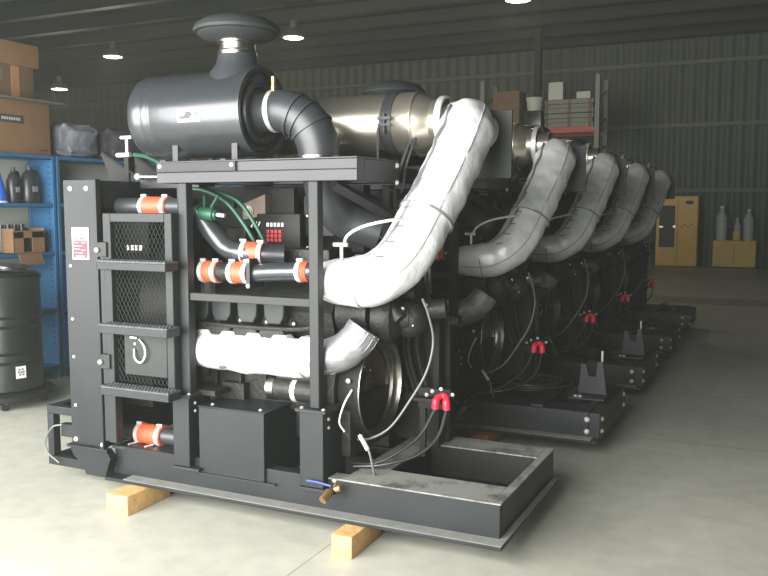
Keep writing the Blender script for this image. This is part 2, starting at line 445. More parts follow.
# --- guard with steps
GY = 3.21
m = MB()
m.box(-3.09, -3.04, GY, GY+0.05, 0.30, 1.475); m.box(-2.70, -2.655, GY, GY+0.05, 0.60, 1.475)
m.box(-3.04, -2.70, GY, GY+0.05, 1.43, 1.475)
m.box(-3.13, -3.09, 3.225, 3.25, 0.30, 1.32)
m.box(-2.70, -2.655, GY+0.05, GY+0.22, 0.6, 1.475)
guard = P('step_guard', m, 'guard', bevel=0.004)
for z in (1.245, 0.93, 0.62):
    s = MB().box(-3.04, -2.615, GY-0.10, GY-0.003, z-0.045, z-0.008).box(-3.10, -3.0, GY-0.04, GY-0.003, z-0.045, z-0.012).box(-2.68, -2.62, GY-0.04, GY-0.003, z-0.045, z-0.012).build('step', M['guard'], guard, O1, 0.003)
    t = MB().box(-3.04, -2.615, GY-0.10, GY-0.003, z-0.008, z)
    for k in range(21):
        for j in range(3): t.box(-3.035+k*0.02, -3.027+k*0.02, GY-0.09+j*0.03, GY-0.078+j*0.03, z, z+0.004)
    t.build('step_tread', M['step'], s, O1)
def mesh_panel(x0, x1, z0, z1, y):
    m = MB(); dx, dz = 0.025, 0.046; w = 0.002
    nx = int((x1-x0)/dx)+1
    def seg(ax, az, bx, bz):
        # clip the strand to the panel
        t0, t1 = 0.0, 1.0
        for (p, q, lo_, hi_) in ((ax, bx, x0, x1), (az, bz, z0, z1)):
            d_ = q-p
            if abs(d_) < 1e-9: continue
            u, v = (lo_-p)/d_, (hi_-p)/d_
            if u > v: u, v = v, u
            t0 = max(t0, u); t1 = min(t1, v)
        if t1-t0 < 1e-3: return
        A = (ax+(bx-ax)*t0, y, az+(bz-az)*t0); B = (ax+(bx-ax)*t1, y, az+(bz-az)*t1)
        m.tube([A, B], w, 4, smooth=False)
    H = z1-z0; run = H*dx/dz
    k = -int(run/dx)-1
    while x0+k*dx < x1+run:
        seg(x0+k*dx, z0, x0+k*dx+run, z1); seg(x0+k*dx+run, z0, x0+k*dx, z1); k += 1
    return m
for (z0, z1) in ((1.245, 1.43), (0.93, 1.20), (0.62, 0.885)):
    mesh_panel(-3.04, -2.70, z0, z1, GY+0.03).build('mesh_panel', M['guard'], guard, O1)
# small pale name tag behind the mesh
t = MB()
for k, w in enumerate((0.012, 0.016, 0.014, 0.018)):
    t.box(-2.98+k*0.026, -2.98+k*0.026+w, GY+0.05, GY+0.053, 1.29, 1.315)
P('guard_tag', t, 'white', guard)
a = MB().box(-2.975, -2.705, GY+0.005, GY+0.018, 0.665, 0.875).build('access_plate', M['guard'], guard, O1, 0.004)
P('pull_ring', MB().tube(smooth_path([(-2.905, GY-0.003, 0.80), (-2.895, GY-0.01, 0.755), (-2.86, GY-0.012, 0.735), (-2.83, GY-0.012, 0.765), (-2.832, GY-0.01, 0.815), (-2.87, GY-0.003, 0.85)]), 0.0045, 8), 'white', a)
P('ring_tab', MB().box(-2.93, -2.89, GY-0.002, GY+0.004, 0.852, 0.86), 'zinc', a)
bolt((-2.905, GY+0.004, 0.825), 'y', a, 0.6)
for z in (1.30, 0.73):
    h = MB().box(-3.12, -3.06, GY-0.012, GY+0.03, z-0.045, z+0.03).build('hinge', M['guard'], guard, O1, 0.003)
    P('hinge_pin', MB().sphere((-3.115, GY-0.018, z-0.01), 0.014), 'zinc', h)

# --- posts, columns and platform
def post(x0, x1, y0, y1, z0=0.59, z1=1.62):
    return P('post', MB().box(x0, x1, y0, y1, z0, z1), 'guard', bevel=0.004)
post(-2.652, -2.602, 3.26, 3.31); post(-1.925, -1.875, 3.26, 3.31)
post(-2.652, -2.602, 4.02, 4.07); post(-1.925, -1.875, 4.02, 4.07)
P('cross_bar', MB().box(-2.602, -1.925, 3.27, 3.30, 1.052, 1.09), 'guard', bevel=0.003)
P('cross_bar', MB().box(-2.602, -1.925, 4.03, 4.06, 1.052, 1.09), 'guard', bevel=0.003)
def column(x0, x1, y0, y1):
    c = MB().box(x0, x1, y0, y1, 0.225, 0.575).build('support_column', M['paint'], E1, O1, 0.004)
    b1 = MB().box(x0-0.015, x1+0.02, y0-0.015, y1+0.03, 0.575, 0.59)
    b1.build('cap_plate', M['guard'], c, O1, 0.002)
    MB().box(x0+0.0, x1+0.06, y0-0.01, y1+0.04, 0.222-0.012, 0.225).build('base_plate', M['guard'], c, O1, 0.002)
    for (bx, by) in ((x0+0.012, y0+0.0), (x1+0.0, y0+0.0), (x0+0.012, y1+0.01), (x1, y1+0.01)): bolt((bx, by+0.006, 0.59), 'z', c, 0.8)
    bolt((x1+0.035, y1, 0.226), 'z', c, 0.9)
    for z in (0.54, 0.50): bolt((x1, y0+0.05, z), 'x', c, 0.7); 
    return c
column(-2.70, -2.60, 3.24, 3.42); column(-1.97, -1.845, 3.24, 3.46); column(-2.70, -2.60, 3.98, 4.16); column(-1.98, -1.86, 3.98, 4.16)
m = MB()
for (a0, a1, b0, b1) in ((-2.77, -1.673, 3.25, 3.32), (-2.77, -1.673, 3.62, 3.69), (-2.77, -2.70, 3.32, 3.62), (-1.743, -1.673, 3.32, 3.62), (-2.4, -2.34, 3.32, 3.62)):
    m.box(a0, a1, b0, b1, 1.62, 1.715)
m.box(-2.77, -1.673, 3.25, 3.69, 1.716, 1.724)
m.box(-2.79, -1.665, 3.243, 3.249, 1.668, 1.672)
plat = P('platform', m, 'platform', bevel=0.004)
P('platform_strip', MB().box(-2.76, -2.30, 3.238, 3.2495, 1.672, 1.715).box(-2.76, -2.31, 3.236, 3.238, 1.674, 1.678), 'guard', plat)
for x in (-2.74, -2.32): bolt((x, 3.238, 1.70), 'y', plat, 0.9)
m = MB().box(-2.77, -1.74, 3.80, 3.86, 1.63, 1.72).box(-2.77, -1.74, 4.10, 4.16, 1.63, 1.72)
for x in (-2.75, -2.3, -1.80): m.box(x, x+0.06, 3.69, 4.16, 1.625, 1.70)
P('rear_rails', m, 'paint', plat)
for y, z in ((3.66, 1.70), (3.66, 1.62)): bolt((-1.673, y, z), 'x', plat, 1.1)
P('brace', MB().tube([(-1.86, 3.38, 1.61), (-1.72, 3.78, 1.44), (-1.72, 4.0, 1.4)], 0.03, 4, smooth=False), 'platform', plat)

# --- battery box
m = MB().box(-2.56, -2.18, 3.265, 3.64, 0.20, 0.53)
m.box(-2.565, -2.172, 3.262, 3.643, 0.53, 0.538)
bb = P('control_box', m, 'paint', bevel=0.003)
P('box_foot', MB().box(-2.56, -2.12, 3.262, 3.66, 0.192, 0.2), 'guard', bb)
for p in ((-2.5, 3.3), (-2.22, 3.3), (-2.5, 3.55), (-2.22, 3.55)): bolt((p[0], p[1], 0.538), 'z', bb, 0.8)
for y in (3.35, 3.55): bolt((-2.15, y, 0.2), 'z', bb, 0.8)

# --- air cleaner
ac_c = (0, 3.5, 1.963); X0, X1, RA = -3.0, -2.31, 0.212
prof = [(X0, 0.0), (X0, RA-0.03), (X0+0.012, RA-0.008), (X0+0.03, RA)]
for xx in (-2.91, -2.87, -2.855): prof += [(xx, RA), (xx+0.006, RA-0.0015), (xx+0.012, RA)]
prof += [(X1-0.02, RA), (X1-0.015, RA+0.006), (X1, RA+0.006), (X1, RA-0.012), (X1-0.03, RA-0.02), (X1-0.035, 0.0)]
ac = P('air_cleaner', MB().lathe(ac_c, (1, 0, 0), prof, 64), 'gloss')
P('end_cover', MB().lathe(ac_c, (1, 0, 0), [(X1-0.034, 0.19), (X1-0.02, 0.185), (X1-0.02, 0.165), (X1-0.03, 0.16), (X1-0.005, 0.15), (X1-0.005, 0.125), (X1-0.02, 0.12), (X1-0.005, 0.095), (X1+0.06, 0.095)], 48), 'rubber', ac)
# air inlet boot, clamp and rain cap
cx = -2.46
P('inlet_boot', MB().lathe((cx, 3.5, 0), (0, 0, 1), [(2.10, 0.155), (2.16, 0.135), (2.20, 0.105), (2.25, 0.095), (2.27, 0.09)], 40), 'rubber', ac)
P('chrome_neck', MB().lathe((cx, 3.5, 0), (0, 0, 1), [(2.235, 0.088), (2.235, 0.096), (2.26, 0.096), (2.262, 0.088), (2.30, 0.088), (2.302, 0.098), (2.325, 0.098), (2.325, 0.085)], 40), 'steel', ac)
P('rain_cap', MB().lathe((cx, 3.5, 0), (0, 0, 1), [(2.305, 0.08), (2.315, 0.11), (2.33, 0.175), (2.345, 0.192), (2.35, 0.19), (2.352, 0.208), (2.365, 0.213), (2.385, 0.203), (2.41, 0.165), (2.43, 0.10), (2.437, 0.0)], 56), 'cap', ac)
# mounting straps
for x in (-2.74, -2.385):
    P('mounting_bracket', MB().box(x-0.016, x+0.016, 3.355, 3.363, 1.724, 1.812).box(x-0.016, x+0.016, 3.26, 3.363, 1.724, 1.73), 'platform', ac)
    P('mounting_bracket', MB().box(x-0.016, x+0.016, 3.64, 3.648, 1.724, 1.812).box(x-0.016, x+0.016, 3.60, 3.648, 1.724, 1.73), 'platform', ac)
# maker's mark: white patch with a dark shape
def arc_patch(x0, x1, a0, a1, off, n=10):
    m = MB(); R_ = RA+off; A = []
    for k in range(n+1):
        a = math.radians(a0+(a1-a0)*k/n); y, z = 3.5-R_*math.cos(a), 1.963+R_*math.sin(a)
        A.append((m.bm.verts.new((x0, y, z)), m.bm.verts.new((x1, y, z))))
    for k in range(n): m.bm.faces.new((A[k][0], A[k][1], A[k+1][1], A[k+1][0]))
    bmesh.ops.solidify(m.bm, geom=m.bm.faces[:], thickness=0.0008)
    return m
def arc_poly(poly, off):
    m = MB(); R_ = RA+off; vs = []
    for (x, s_) in poly:
        a = s_/RA; vs.append(m.bm.verts.new((x, 3.5-R_*math.cos(a), 1.963+R_*math.sin(a))))
    m.bm.faces.new(vs); bmesh.ops.triangulate(m.bm, faces=m.bm.faces[:])
    bmesh.ops.solidify(m.bm, geom=m.bm.faces[:], thickness=0.0008)
    return m
dc = arc_patch(-2.67, -2.535, -14, 3, 0.002).build('maker_decal', M['decal_white'], ac, O1)
P('decal_mark', arc_poly([(-2.665, -0.022), (-2.63, -0.022), (-2.615, -0.012), (-2.635, 0.0), (-2.59, -0.003), (-2.575, -0.016), (-2.60, -0.036), (-2.65, -0.036)], 0.0035), 'label_dark', dc)
P('decal_mark', arc_poly([(-2.565, -0.014), (-2.545, -0.006), (-2.545, -0.014), (-2.565, -0.022)], 0.0035), 'label_dark', dc)
# elbow
ep = smooth_path([(-2.30, 3.5, 1.963), (-2.23, 3.5, 1.966), (-2.16, 3.5, 1.955), (-2.08, 3.51, 1.91), (-2.035, 3.52, 1.84), (-2.02, 3.53, 1.77), (-2.018, 3.53, 1.70)], 6)
er = [0.09+0.012*min(1, i/8) for i in range(len(ep))]
elbow = P('elbow_hose', MB().tube(ep, er, 32), 'rubber', ac)
def ring(path, i, r, w=0.012):
    a = path[i]; t = (path[min(i+1, len(path)-1)]-path[i-1]).normalized()
    return MB().lathe(a, t, [(-w, r-0.006), (-w, r), (w, r), (w, r-0.006)], 32)
for i in (14, 17, 21): P('rib', ring(ep, i, 0.110, 0.007), 'rubber', elbow)
P('hose_clamp', ring(ep, 5, 0.103, 0.012), 'zinc', elbow); P('hose_clamp', ring(ep, 2, 0.096, 0.008), 'rubber', elbow)
P('hose_clamp', ring(ep, 33, 0.108, 0.01), 'steel', elbow)
m = MB().cyl((-2.235, 3.47, 2.05), (-2.235, 3.47, 2.08), 0.014); m.cyl((-2.235, 3.47, 2.08), (-2.235, 3.47, 2.125), 0.012)
P('sensor', m, 'brass', elbow)
P('elbow_pipe', MB().tube(smooth_path([(-2.018, 3.53, 1.70), (-2.0, 3.56, 1.55), (-1.95, 3.66, 1.44), (-1.8, 3.74, 1.38)]), 0.09, 24), 'rubber', elbow)

# --- stainless muffler
mc = (0, 3.98, 1.925); RM = 0.16
mu = P('muffler', MB().lathe(mc, (1, 0, 0), [(-2.75, 0), (-2.75, 0.09), (-2.72, RM-0.01), (-2.69, RM), (-1.87, RM), (-1.865, RM-0.004), (-1.84, RM-0.004), (-1.835, RM), (-1.70, RM), (-1.69, RM+0.004), (-1.68, RM+0.004), (-1.675, RM-0.008), (-1.62, 0.13), (-1.59, 0.11), (-1.55, 0.105)], 56), 'stainless')
P('outlet_band', MB().lathe(mc, (1, 0, 0), [(-1.565, 0.12), (-1.565, 0.132), (-1.535, 0.132), (-1.535, 0.12)], 40), 'zinc', mu)
P('outlet_bell', MB().lathe(mc, (1, 0, 0), [(-1.63, 0.105), (-1.60, 0.118), (-1.56, 0.12), (-1.54, 0.09), (-1.50, 0.085), (-1.46, 0.09)], 40), 'stainless', mu)
for (x, w) in ((-1.81, 0.028),):
    st = P('muffler_strap', MB().lathe(mc, (1, 0, 0), [(x-w, RM), (x-w, RM+0.005), (x+w, RM+0.005), (x+w, RM)], 48), 'platform', mu)
    m = MB().box(x-0.035, x+0.035, 3.80, 3.818, 1.935, 1.95).box(x-0.035, x+0.035, 3.80, 3.818, 1.905, 1.915); m.cyl((x, 3.808, 1.87), (x, 3.808, 1.965), 0.008)
    P('strap_latch', m, 'platform', st)
st = P('muffler_strap', MB().lathe(mc, (1, 0, 0), [(-2.6, RM), (-2.6, RM+0.005), (-2.55, RM+0.005), (-2.55, RM)], 48), 'platform', mu)
m = MB().box(-1.85, -1.838, 3.806, 3.812, 1.724, 1.90).box(-1.85, -1.843, 3.812, 3.98, 1.724, 1.79)
P('muffler_bracket', MB().box(-2.58, -2.573, 3.86, 3.96, 1.724, 1.80), 'platform', mu)
P('muffler_bracket', m, 'platform', mu)

# --- exhaust blanket pipe
pc = [(-1.95, 3.42, 1.160), (-1.86, 3.42, 1.160), (-1.77, 3.425, 1.162), (-1.68, 3.44, 1.178), (-1.60, 3.475, 1.235), (-1.545, 3.53, 1.32), (-1.51, 3.60, 1.43), (-1.475, 3.68, 1.55), (-1.445, 3.76, 1.67), (-1.425, 3.84, 1.78), (-1.42, 3.91, 1.865), (-1.43, 3.97, 1.905), (-1.47, 4.0, 1.92), (-1.53, 4.0, 1.925)]
pr = [0.085, 0.106, 0.120, 0.126, 0.127, 0.126, 0.125, 0.122, 0.120, 0.124, 0.126, 0.12, 0.112, 0.10]
sp = smooth_path(pc, 8); sr = smooth_rad(pr, 8)
i_split = 56
lower = P('exhaust_blanket', MB().tube(sp[:i_split+2], sr[:i_split+2], 48, wrinkle=0.010, wf=8), 'blanket')
upper = P('exhaust_blanket', MB().tube(sp[i_split-6:], [r+0.007 for r in sr[i_split-6:]], 48, wrinkle=0.012, wf=7), 'blanket')
def seam_on(path, rad, ang, i0, i1, r=0.004, extra=0.0, spread=0.0):
    T0 = (path[1]-path[0]).normalized(); up = Vector((0, 0, 1)); N = T0.cross(up).normalized(); out = []
    for i in range(len(path)):
        a = path[max(i-1, 0)]; b = path[min(i+1, len(path)-1)]; T = (b-a).normalized()
        N = (N - T*N.dot(T)).normalized(); B = T.cross(N)
        if i0 <= i <= i1:
            th = math.radians(ang + spread*(i-i0)/max(1, i1-i0)); d = N*math.cos(th)+B*math.sin(th)
            p = path[i]+d*(rad[i]); q = p*8
            p = path[i]+d*(rad[i]+extra+0.010*(noise.noise(q)+0.5*noise.noise(q*2.3)))
            out.append(p)
    return MB().tube(out, r, 6)
P('seam', seam_on(sp, sr, 20, 8, i_split, 0.0035, 0.001), 'seam', lower)
P('edge_bead', seam_on(sp, sr, -55, 14, i_split+1, 0.008, 0.004), 'blanket_grey', lower)
P('seam', seam_on(sp, [r+0.008 for r in sr], 15, i_split-6, len(sp)-10, 0.0035, 0.001), 'seam', upper)
P('edge_bead', seam_on(sp, [r+0.008 for r in sr], -60, i_split-6, len(sp)-16, 0.008, 0.004), 'blanket_grey', upper)
P('cuff', ring(sp, i_split-6, sr[i_split-6]+0.013, 0.006), 'blanket_grey', upper)
P('cuff', ring(sp, 18, sr[18]+0.004, 0.003), 'seam', lower)
# lacing pins along the blanket
for i in (30, 36, 42, 48): 
    T = (sp[i+1]-sp[i-1]).normalized(); c = sp[i]
    d = Vector((-0.35, -1, 0.2)); d = (d - T*d.dot(T)).normalized()
    q = c+d*(sr[i]+0.004)
    P('lacing_pin', MB().tube([q-Vector((0.02, 0, 0)), q+Vector((0.02, 0.0, 0))], 0.004, 6), 'hose', lower)
P('pipe_flange', MB().lathe((-1.97, 3.42, 1.160), (1, 0, 0), [(0, 0.0), (0, 0.075), (0.03, 0.075), (0.03, 0.0)], 24), 'engine', lower)
P('blanket_hood', MB().tube(smooth_path([(-1.435, 3.88, 1.86), (-1.425, 3.96, 1.895), (-1.415, 4.04, 1.89), (-1.415, 4.11, 1.88)]), 0.098, 32, wrinkle=0.012, wf=8), 'blanket', upper)
# grey heat shield behind the top bend
m = MB().box(-1.45, -1.255, 4.14, 4.152, 1.65, 1.99)
P('heat_shield', m, 'guard', bevel=0.002)
P('shield_strut', MB().box(-1.76, -1.38, 4.152, 4.17, 1.66, 1.69), 'paint')

# --- manifold blanket
mp = smooth_path([(-2.69, 3.40, 0.79), (-2.5, 3.40, 0.785), (-2.3, 3.40, 0.785), (-2.1, 3.40, 0.785), (-1.96, 3.40, 0.795)], 8)
mr_ = smooth_rad([0.085, 0.092, 0.094, 0.09, 0.088], 8)
mb = P('manifold_blanket', MB().tube(mp, mr_, 32, wrinkle=0.010, wf=9), 'blanket')
P('blanket_badge', MB().sphere((-2.45, 3.317, 0.727), 0.022, 12, (1, 0.2, 0.4)), 'label_dark', mb)
P('cuff', ring(mp, len(mp)-5, 0.094, 0.004), 'seam', mb)
m = MB()
for k in range(5):
    a = -2.62+k*0.15
    m.prism([(a-0.05, 0.855), (a+0.07, 0.855), (a+0.045, 0.895), (a-0.02, 0.895)], 1, 3.37, 3.44)
P('blanket_flap', m, 'blanket', mb, bevel=0.006)
qp = smooth_path([(-1.97, 3.40, 0.795), (-1.90, 3.405, 0.808), (-1.83, 3.42, 0.838), (-1.775, 3.44, 0.885), (-1.742, 3.46, 0.94)], 8)
qm = P('manifold_elbow', MB().tube(qp, 0.086, 32, wrinkle=0.008, wf=14), 'blanket_grey')
for a_ in (-60, -32, -5, 22, 48, 72): P('seam', seam_on(qp, [0.083]*len(qp), a_, 0, len(qp)-1, 0.0022), 'seam', qm)
P('cuff', ring(qp, len(qp)-3, 0.088, 0.004), 'blanket_grey', qm)

# --- engine block mass
m = MB()
m.box(-2.66, -1.92, 3.50, 3.98, 0.50, 0.86, bev=0.02)
m.prism([(3.50, 0.86), (3.98, 0.86), (4.05, 1.0), (3.86, 1.18), (3.62, 1.18), (3.46, 1.0)], 0, -2.64, -1.92)
m.box(-2.60, -1.98, 3.56, 3.92, 0.34, 0.50, bev=0.03)
for k in range(5): m.box(-2.62+k*0.15, -2.60+k*0.15, 3.47, 3.50, 0.55, 0.98, bev=0.004)
eb = P('engine_block', m, 'engine')
P('oil_pan', MB().box(-2.55, -2.02, 3.60, 3.88, 0.20, 0.36, bev=0.03), 'engine', eb)
for k in range(4):
    a = -2.72+k*0.155
    if k == 0: a = -2.70
    m = MB().prism([(a-0.01, 1.045), (a+0.11, 1.045), (a+0.105, 0.975), (a+0.085, 0.94), (a+0.015, 0.94), (a-0.005, 0.975)], 1, 3.40, 3.60)
    P('rocker_cover', m, 'guard', eb, bevel=0.006)
    P('exhaust_port', MB().prism([(a-0.01, 0.93), (a+0.10, 0.93), (a+0.13, 0.885), (a+0.02, 0.865), (a-0.03, 0.885)], 1, 3.38, 3.55), 'engine', eb, bevel=0.004)
    bolt((a+0.125, 3.46, 0.94), 'y', eb, 0.8)
P('port_rail', MB().tube(smooth_path([(-2.68, 3.39, 0.925), (-2.4, 3.385, 0.92), (-2.1, 3.385, 0.925), (-1.97, 3.40, 0.94)]), 0.011, 8), 'engine', eb)
# intake manifold, ECU, covers and dark backing behind the coolant pipes
m = MB().box(-2.45, -1.98, 3.55, 3.80, 1.18, 1.30, bev=0.02)
m.box(-2.62, -2.5, 3.6, 3.75, 1.18, 1.40, bev=0.01); m.cyl((-2.4, 3.9, 1.2), (-1.9, 3.9, 1.2), 0.07)
P('intake_manifold', m, 'engine', eb)
ecu = P('control_module', MB().box(-2.47, -2.21, 3.66, 3.70, 1.28, 1.47, bev=0.006), 'paint_dark', eb)
m = MB()
for k in range(5): m.box(-2.405+k*0.022, -2.392+k*0.022, 3.653, 3.66, 1.405, 1.425)
P('label_text', m, 'white', ecu)
m = MB()
for r_ in range(3):
    for k in range(4): m.box(-2.405+k*0.024, -2.388+k*0.024, 3.652, 3.66, 1.328+r_*0.022, 1.344+r_*0.022)
P('red_mark', m, 'label_red', ecu)
m = MB()
for k in range(3): m.tube([(-2.50+k*0.02, 3.655, 1.40), (-2.485+k*0.02, 3.655, 1.43)], 0.004, 6)
P('label_text', m, 'white', ecu)
tanb = P('filter_cover', MB().prism([(-2.57, 1.52), (-2.43, 1.57), (-2.43, 1.46), (-2.57, 1.44)], 1, 3.68, 3.80), 'tan', eb)
P('sight_glass', MB().cyl((-2.53, 3.675, 1.485), (-2.53, 3.69, 1.485), 0.028), 'steel', tanb)
P('wiring_panel', MB().box(-2.42, -2.28, 3.72, 3.76, 1.46, 1.60).box(-2.22, -2.05, 3.72, 3.90, 1.36, 1.56), 'paint_dark', eb)
for p in ((-2.19, 3.699, 1.46), (-2.14, 3.72, 1.40), (-2.02, 3.55, 1.27), (-2.19, 3.699, 1.30)): bolt(p, 'y', eb, 0.6)
P('dark_backing', MB().box(-3.1, -1.98, 3.92, 4.0, 1.18, 1.62).box(-2.72, -2.5, 3.80, 3.92, 1.2, 1.5), 'paint_dark', eb)  # dark boxes added to keep the gap behind the engine dark
# green filter and green hoses
m = MB().cyl((-2.60, 3.37, 1.475), (-2.52, 3.37, 1.468), 0.032); m.cyl((-2.52, 3.37, 1.468), (-2.505, 3.37, 1.467), 0.024); m.cyl((-2.58, 3.37, 1.5), (-2.60, 3.40, 1.56), 0.008); m.cyl((-2.54, 3.37, 1.5), (-2.52, 3.40, 1.56), 0.008)
gf = P('green_filter', m, 'green', eb)
P('filter_stub', MB().cyl((-2.505, 3.37, 1.467), (-2.46, 3.37, 1.463), 0.01), 'zinc', gf)
for k in (0, 2):
    P('green_hose', MB().tube(smooth_path([(-2.74+k*0.03, 3.45+k*0.02, 1.60), (-2.63+k*0.03, 3.45+k*0.02, 1.585-k*0.005), (-2.51+k*0.025, 3.45+k*0.02, 1.53), (-2.42+k*0.02, 3.45+k*0.02, 1.44), (-2.36+k*0.015, 3.47+k*0.02, 1.34), (-2.34+k*0.015, 3.50+k*0.02, 1.25)]), 0.0105, 10), 'green', eb)
# starter
sm = P('starter_motor', MB().cyl((-2.24, 3.44, 0.622), (-1.95, 3.44, 0.622), 0.056), 'engine', eb)
P('starter_end', MB().cyl((-2.25, 3.44, 0.622), (-2.21, 3.44, 0.622), 0.059), 'steel', sm)
P('starter_band', MB().cyl((-2.11, 3.44, 0.622), (-2.085, 3.44, 0.622), 0.059), 'zinc', sm)
P('solenoid', MB().cyl((-2.2, 3.44, 0.685), (-2.0, 3.44, 0.685), 0.028), 'engine', sm)
P('terminal', MB().cyl((-2.28, 3.44, 0.622), (-2.25, 3.44, 0.622), 0.012), 'zinc', sm)
P('mount_bracket', MB().box(-2.55, -2.42, 3.45, 3.56, 0.40, 0.62).box(-2.72, -2.5, 3.32, 3.5, 0.575, 0.60), 'engine', eb)

# --- coolant pipes with orange hoses
def orange(a, b, r, parent=None, clamps=(0.1, 0.9)):
    a, b = Vector(a), Vector(b)
    n = 14; pts = [a+(b-a)*k/n for k in range(n+1)]
    h = P('orange_hose', MB().tube(pts, [r+0.0025*math.sin(k*PI*1.0) + (0.002 if k % 2 else 0) for k in range(n+1)], 24), 'orange', parent, label='orange silicone hose coupling')
    for t in clamps:
        c = a+(b-a)*t; ax = (b-a).normalized()
        k = P('hose_clamp', MB().lathe(c, ax, [(-0.011, r), (-0.011, r+0.005), (0.011, r+0.005), (0.011, r)], 24), 'zinc', h)
        up = Vector((0, -0.25, 1)).normalized()
        P('clamp_screw', MB().cyl(c+up*(r+0.008)-ax*0.016, c+up*(r+0.008)+ax*0.016, 0.007, 8), 'zinc', k)
    return h
cp = P('coolant_pipe', MB().cyl((-3.15, 3.40, 1.51), (-2.66, 3.40, 1.505), 0.043), 'rubber')
P('coolant_pipe', MB().tube(smooth_path([(-2.66, 3.40, 1.505), (-2.63, 3.41, 1.45), (-2.53, 3.42, 1.34), (-2.46, 3.42, 1.295), (-2.36, 3.42, 1.28), (-2.2, 3.5, 1.27)]), 0.05, 24), 'gloss')
orange((-2.99, 3.40, 1.508), (-2.82, 3.40, 1.506), 0.05)
orange((-2.39, 3.42, 1.286), (-2.28, 3.44, 1.28), 0.052)
P('coolant_pipe', MB().cyl((-2.60, 3.38, 1.188), (-2.30, 3.38, 1.188), 0.046), 'engine')
orange((-2.60, 3.38, 1.188), (-2.50, 3.38, 1.188), 0.052, clamps=(0.1, 0.85)); orange((-2.43, 3.38, 1.188), (-2.32, 3.38, 1.188), 0.052, clamps=(0.12, 0.9))
m = MB().cyl((-2.68, 3.38, 1.188), (-2.60, 3.38, 1.188), 0.05); m.box(-2.672, -2.655, 3.32, 3.44, 1.12, 1.26)
P('thermostat_housing', m, 'engine')
for z in (1.25, 1.13): bolt((-2.655, 3.34, z), 'x', None, 0.9)
m = MB().box(-2.305, -2.285, 3.32, 3.44, 1.12, 1.26); fl = P('pipe_flange', m, 'guard')
for z in (1.25, 1.13): bolt((-2.295, 3.32, z), 'y', fl, 0.9)
P('coolant_pipe', MB().tube(smooth_path([(-2.285, 3.38, 1.188), (-2.2, 3.38, 1.195), (-2.0, 3.38, 1.205), (-1.97, 3.40, 1.205)]), 0.045, 24), 'gloss')
orange((-2.04, 3.38, 1.205), (-1.99, 3.38, 1.205), 0.048, clamps=(0.1,))
P('coolant_pipe', MB().cyl((-3.16, 3.40, 0.31), (-2.70, 3.40, 0.31), 0.042), 'rubber')
orange((-3.06, 3.40, 0.31), (-2.89, 3.40, 0.31), 0.052)
P('support_strut', MB().prism([(-3.13, 3.27), (-2.98, 3.29), (-2.70, 3.29), (-2.70, 3.60), (-3.13, 3.60)], 2, 0.25, 0.262), 'guard')
for x in (-3.04, -2.93): P('clamp_tail', MB().tube([(x, 3.36, 0.27), (x-0.015, 3.31, 0.268)], 0.005, 6), 'zinc')
P('cable_bundle', MB().tube(smooth_path([(-2.70, 3.33, 1.6), (-2.685, 3.32, 1.3), (-2.69, 3.33, 1.0), (-2.67, 3.33, 0.75), (-2.69, 3.35, 0.6)]), 0.012, 8).tube(smooth_path([(-2.73, 3.35, 1.4), (-2.70, 3.35, 1.2), (-2.72, 3.35, 0.9), (-2.70, 3.35, 0.6)]), 0.009, 8), 'hose_black')
for p in ((-2.71, 3.31, 1.36), (-2.70, 3.31, 1.28), (-2.70, 3.31, 0.82), (-2.69, 3.31, 0.72)): bolt(p, 'y', None, 0.7)
P('water_pump', MB().cyl((-2.86, 3.66, 1.02), (-2.66, 3.66, 1.02), 0.11).cyl((-2.84, 3.62, 0.7), (-2.66, 3.62, 0.7), 0.14).box(-2.70, -2.62, 3.5, 3.95, 0.5, 1.15, bev=0.02), 'engine')
P('alternator', MB().cyl((-2.84, 3.52, 1.28), (-2.70, 3.52, 1.28), 0.07).cyl((-2.86, 3.52, 1.28), (-2.83, 3.52, 1.28), 0.05), 'engine')

# --- flywheel end
FC = (-1.70, 3.65, 0.63)
m = MB()
m.lathe((0, 3.65, 0.63), (1, 0, 0), [(-1.96, 0.0), (-1.96, 0.30), (-1.92, 0.31), (-1.86, 0.28), (-1.86, 0.24)], 48)
m.box(-1.93, -1.80, 3.42, 3.9, 0.33, 0.6, bev=0.01)
fh = P('flywheel_housing', m, 'engine')
fw = P('flywheel', MB().lathe((0, 3.65, 0.63), (1, 0, 0), [(-1.752, 0.246), (-1.748, 0.245), (-1.748, 0.238), (-1.765, 0.232), (-1.78, 0.225), (-1.785, 0.215), (-1.80, 0.212), (-1.805, 0.20), (-1.82, 0.198), (-1.825, 0.18)], 72), 'steel')
P('flywheel_rim', MB().lathe((0, 3.65, 0.63), (1, 0, 0), [(-1.86, 0.24), (-1.752, 0.246)], 72), 'paint_dark', fw)
P('flywheel_face', MB().lathe((0, 3.65, 0.63), (1, 0, 0), [(-1.825, 0.18), (-1.835, 0.15), (-1.84, 0.12), (-1.845, 0.06), (-1.82, 0.055), (-1.82, 0.0)], 72), 'bronze', fw)
for k in range(8):
    a = k*PI/4; bolt((-1.842, 3.65+0.09*math.cos(a), 0.63+0.09*math.sin(a)), 'x', fw, 0.6)
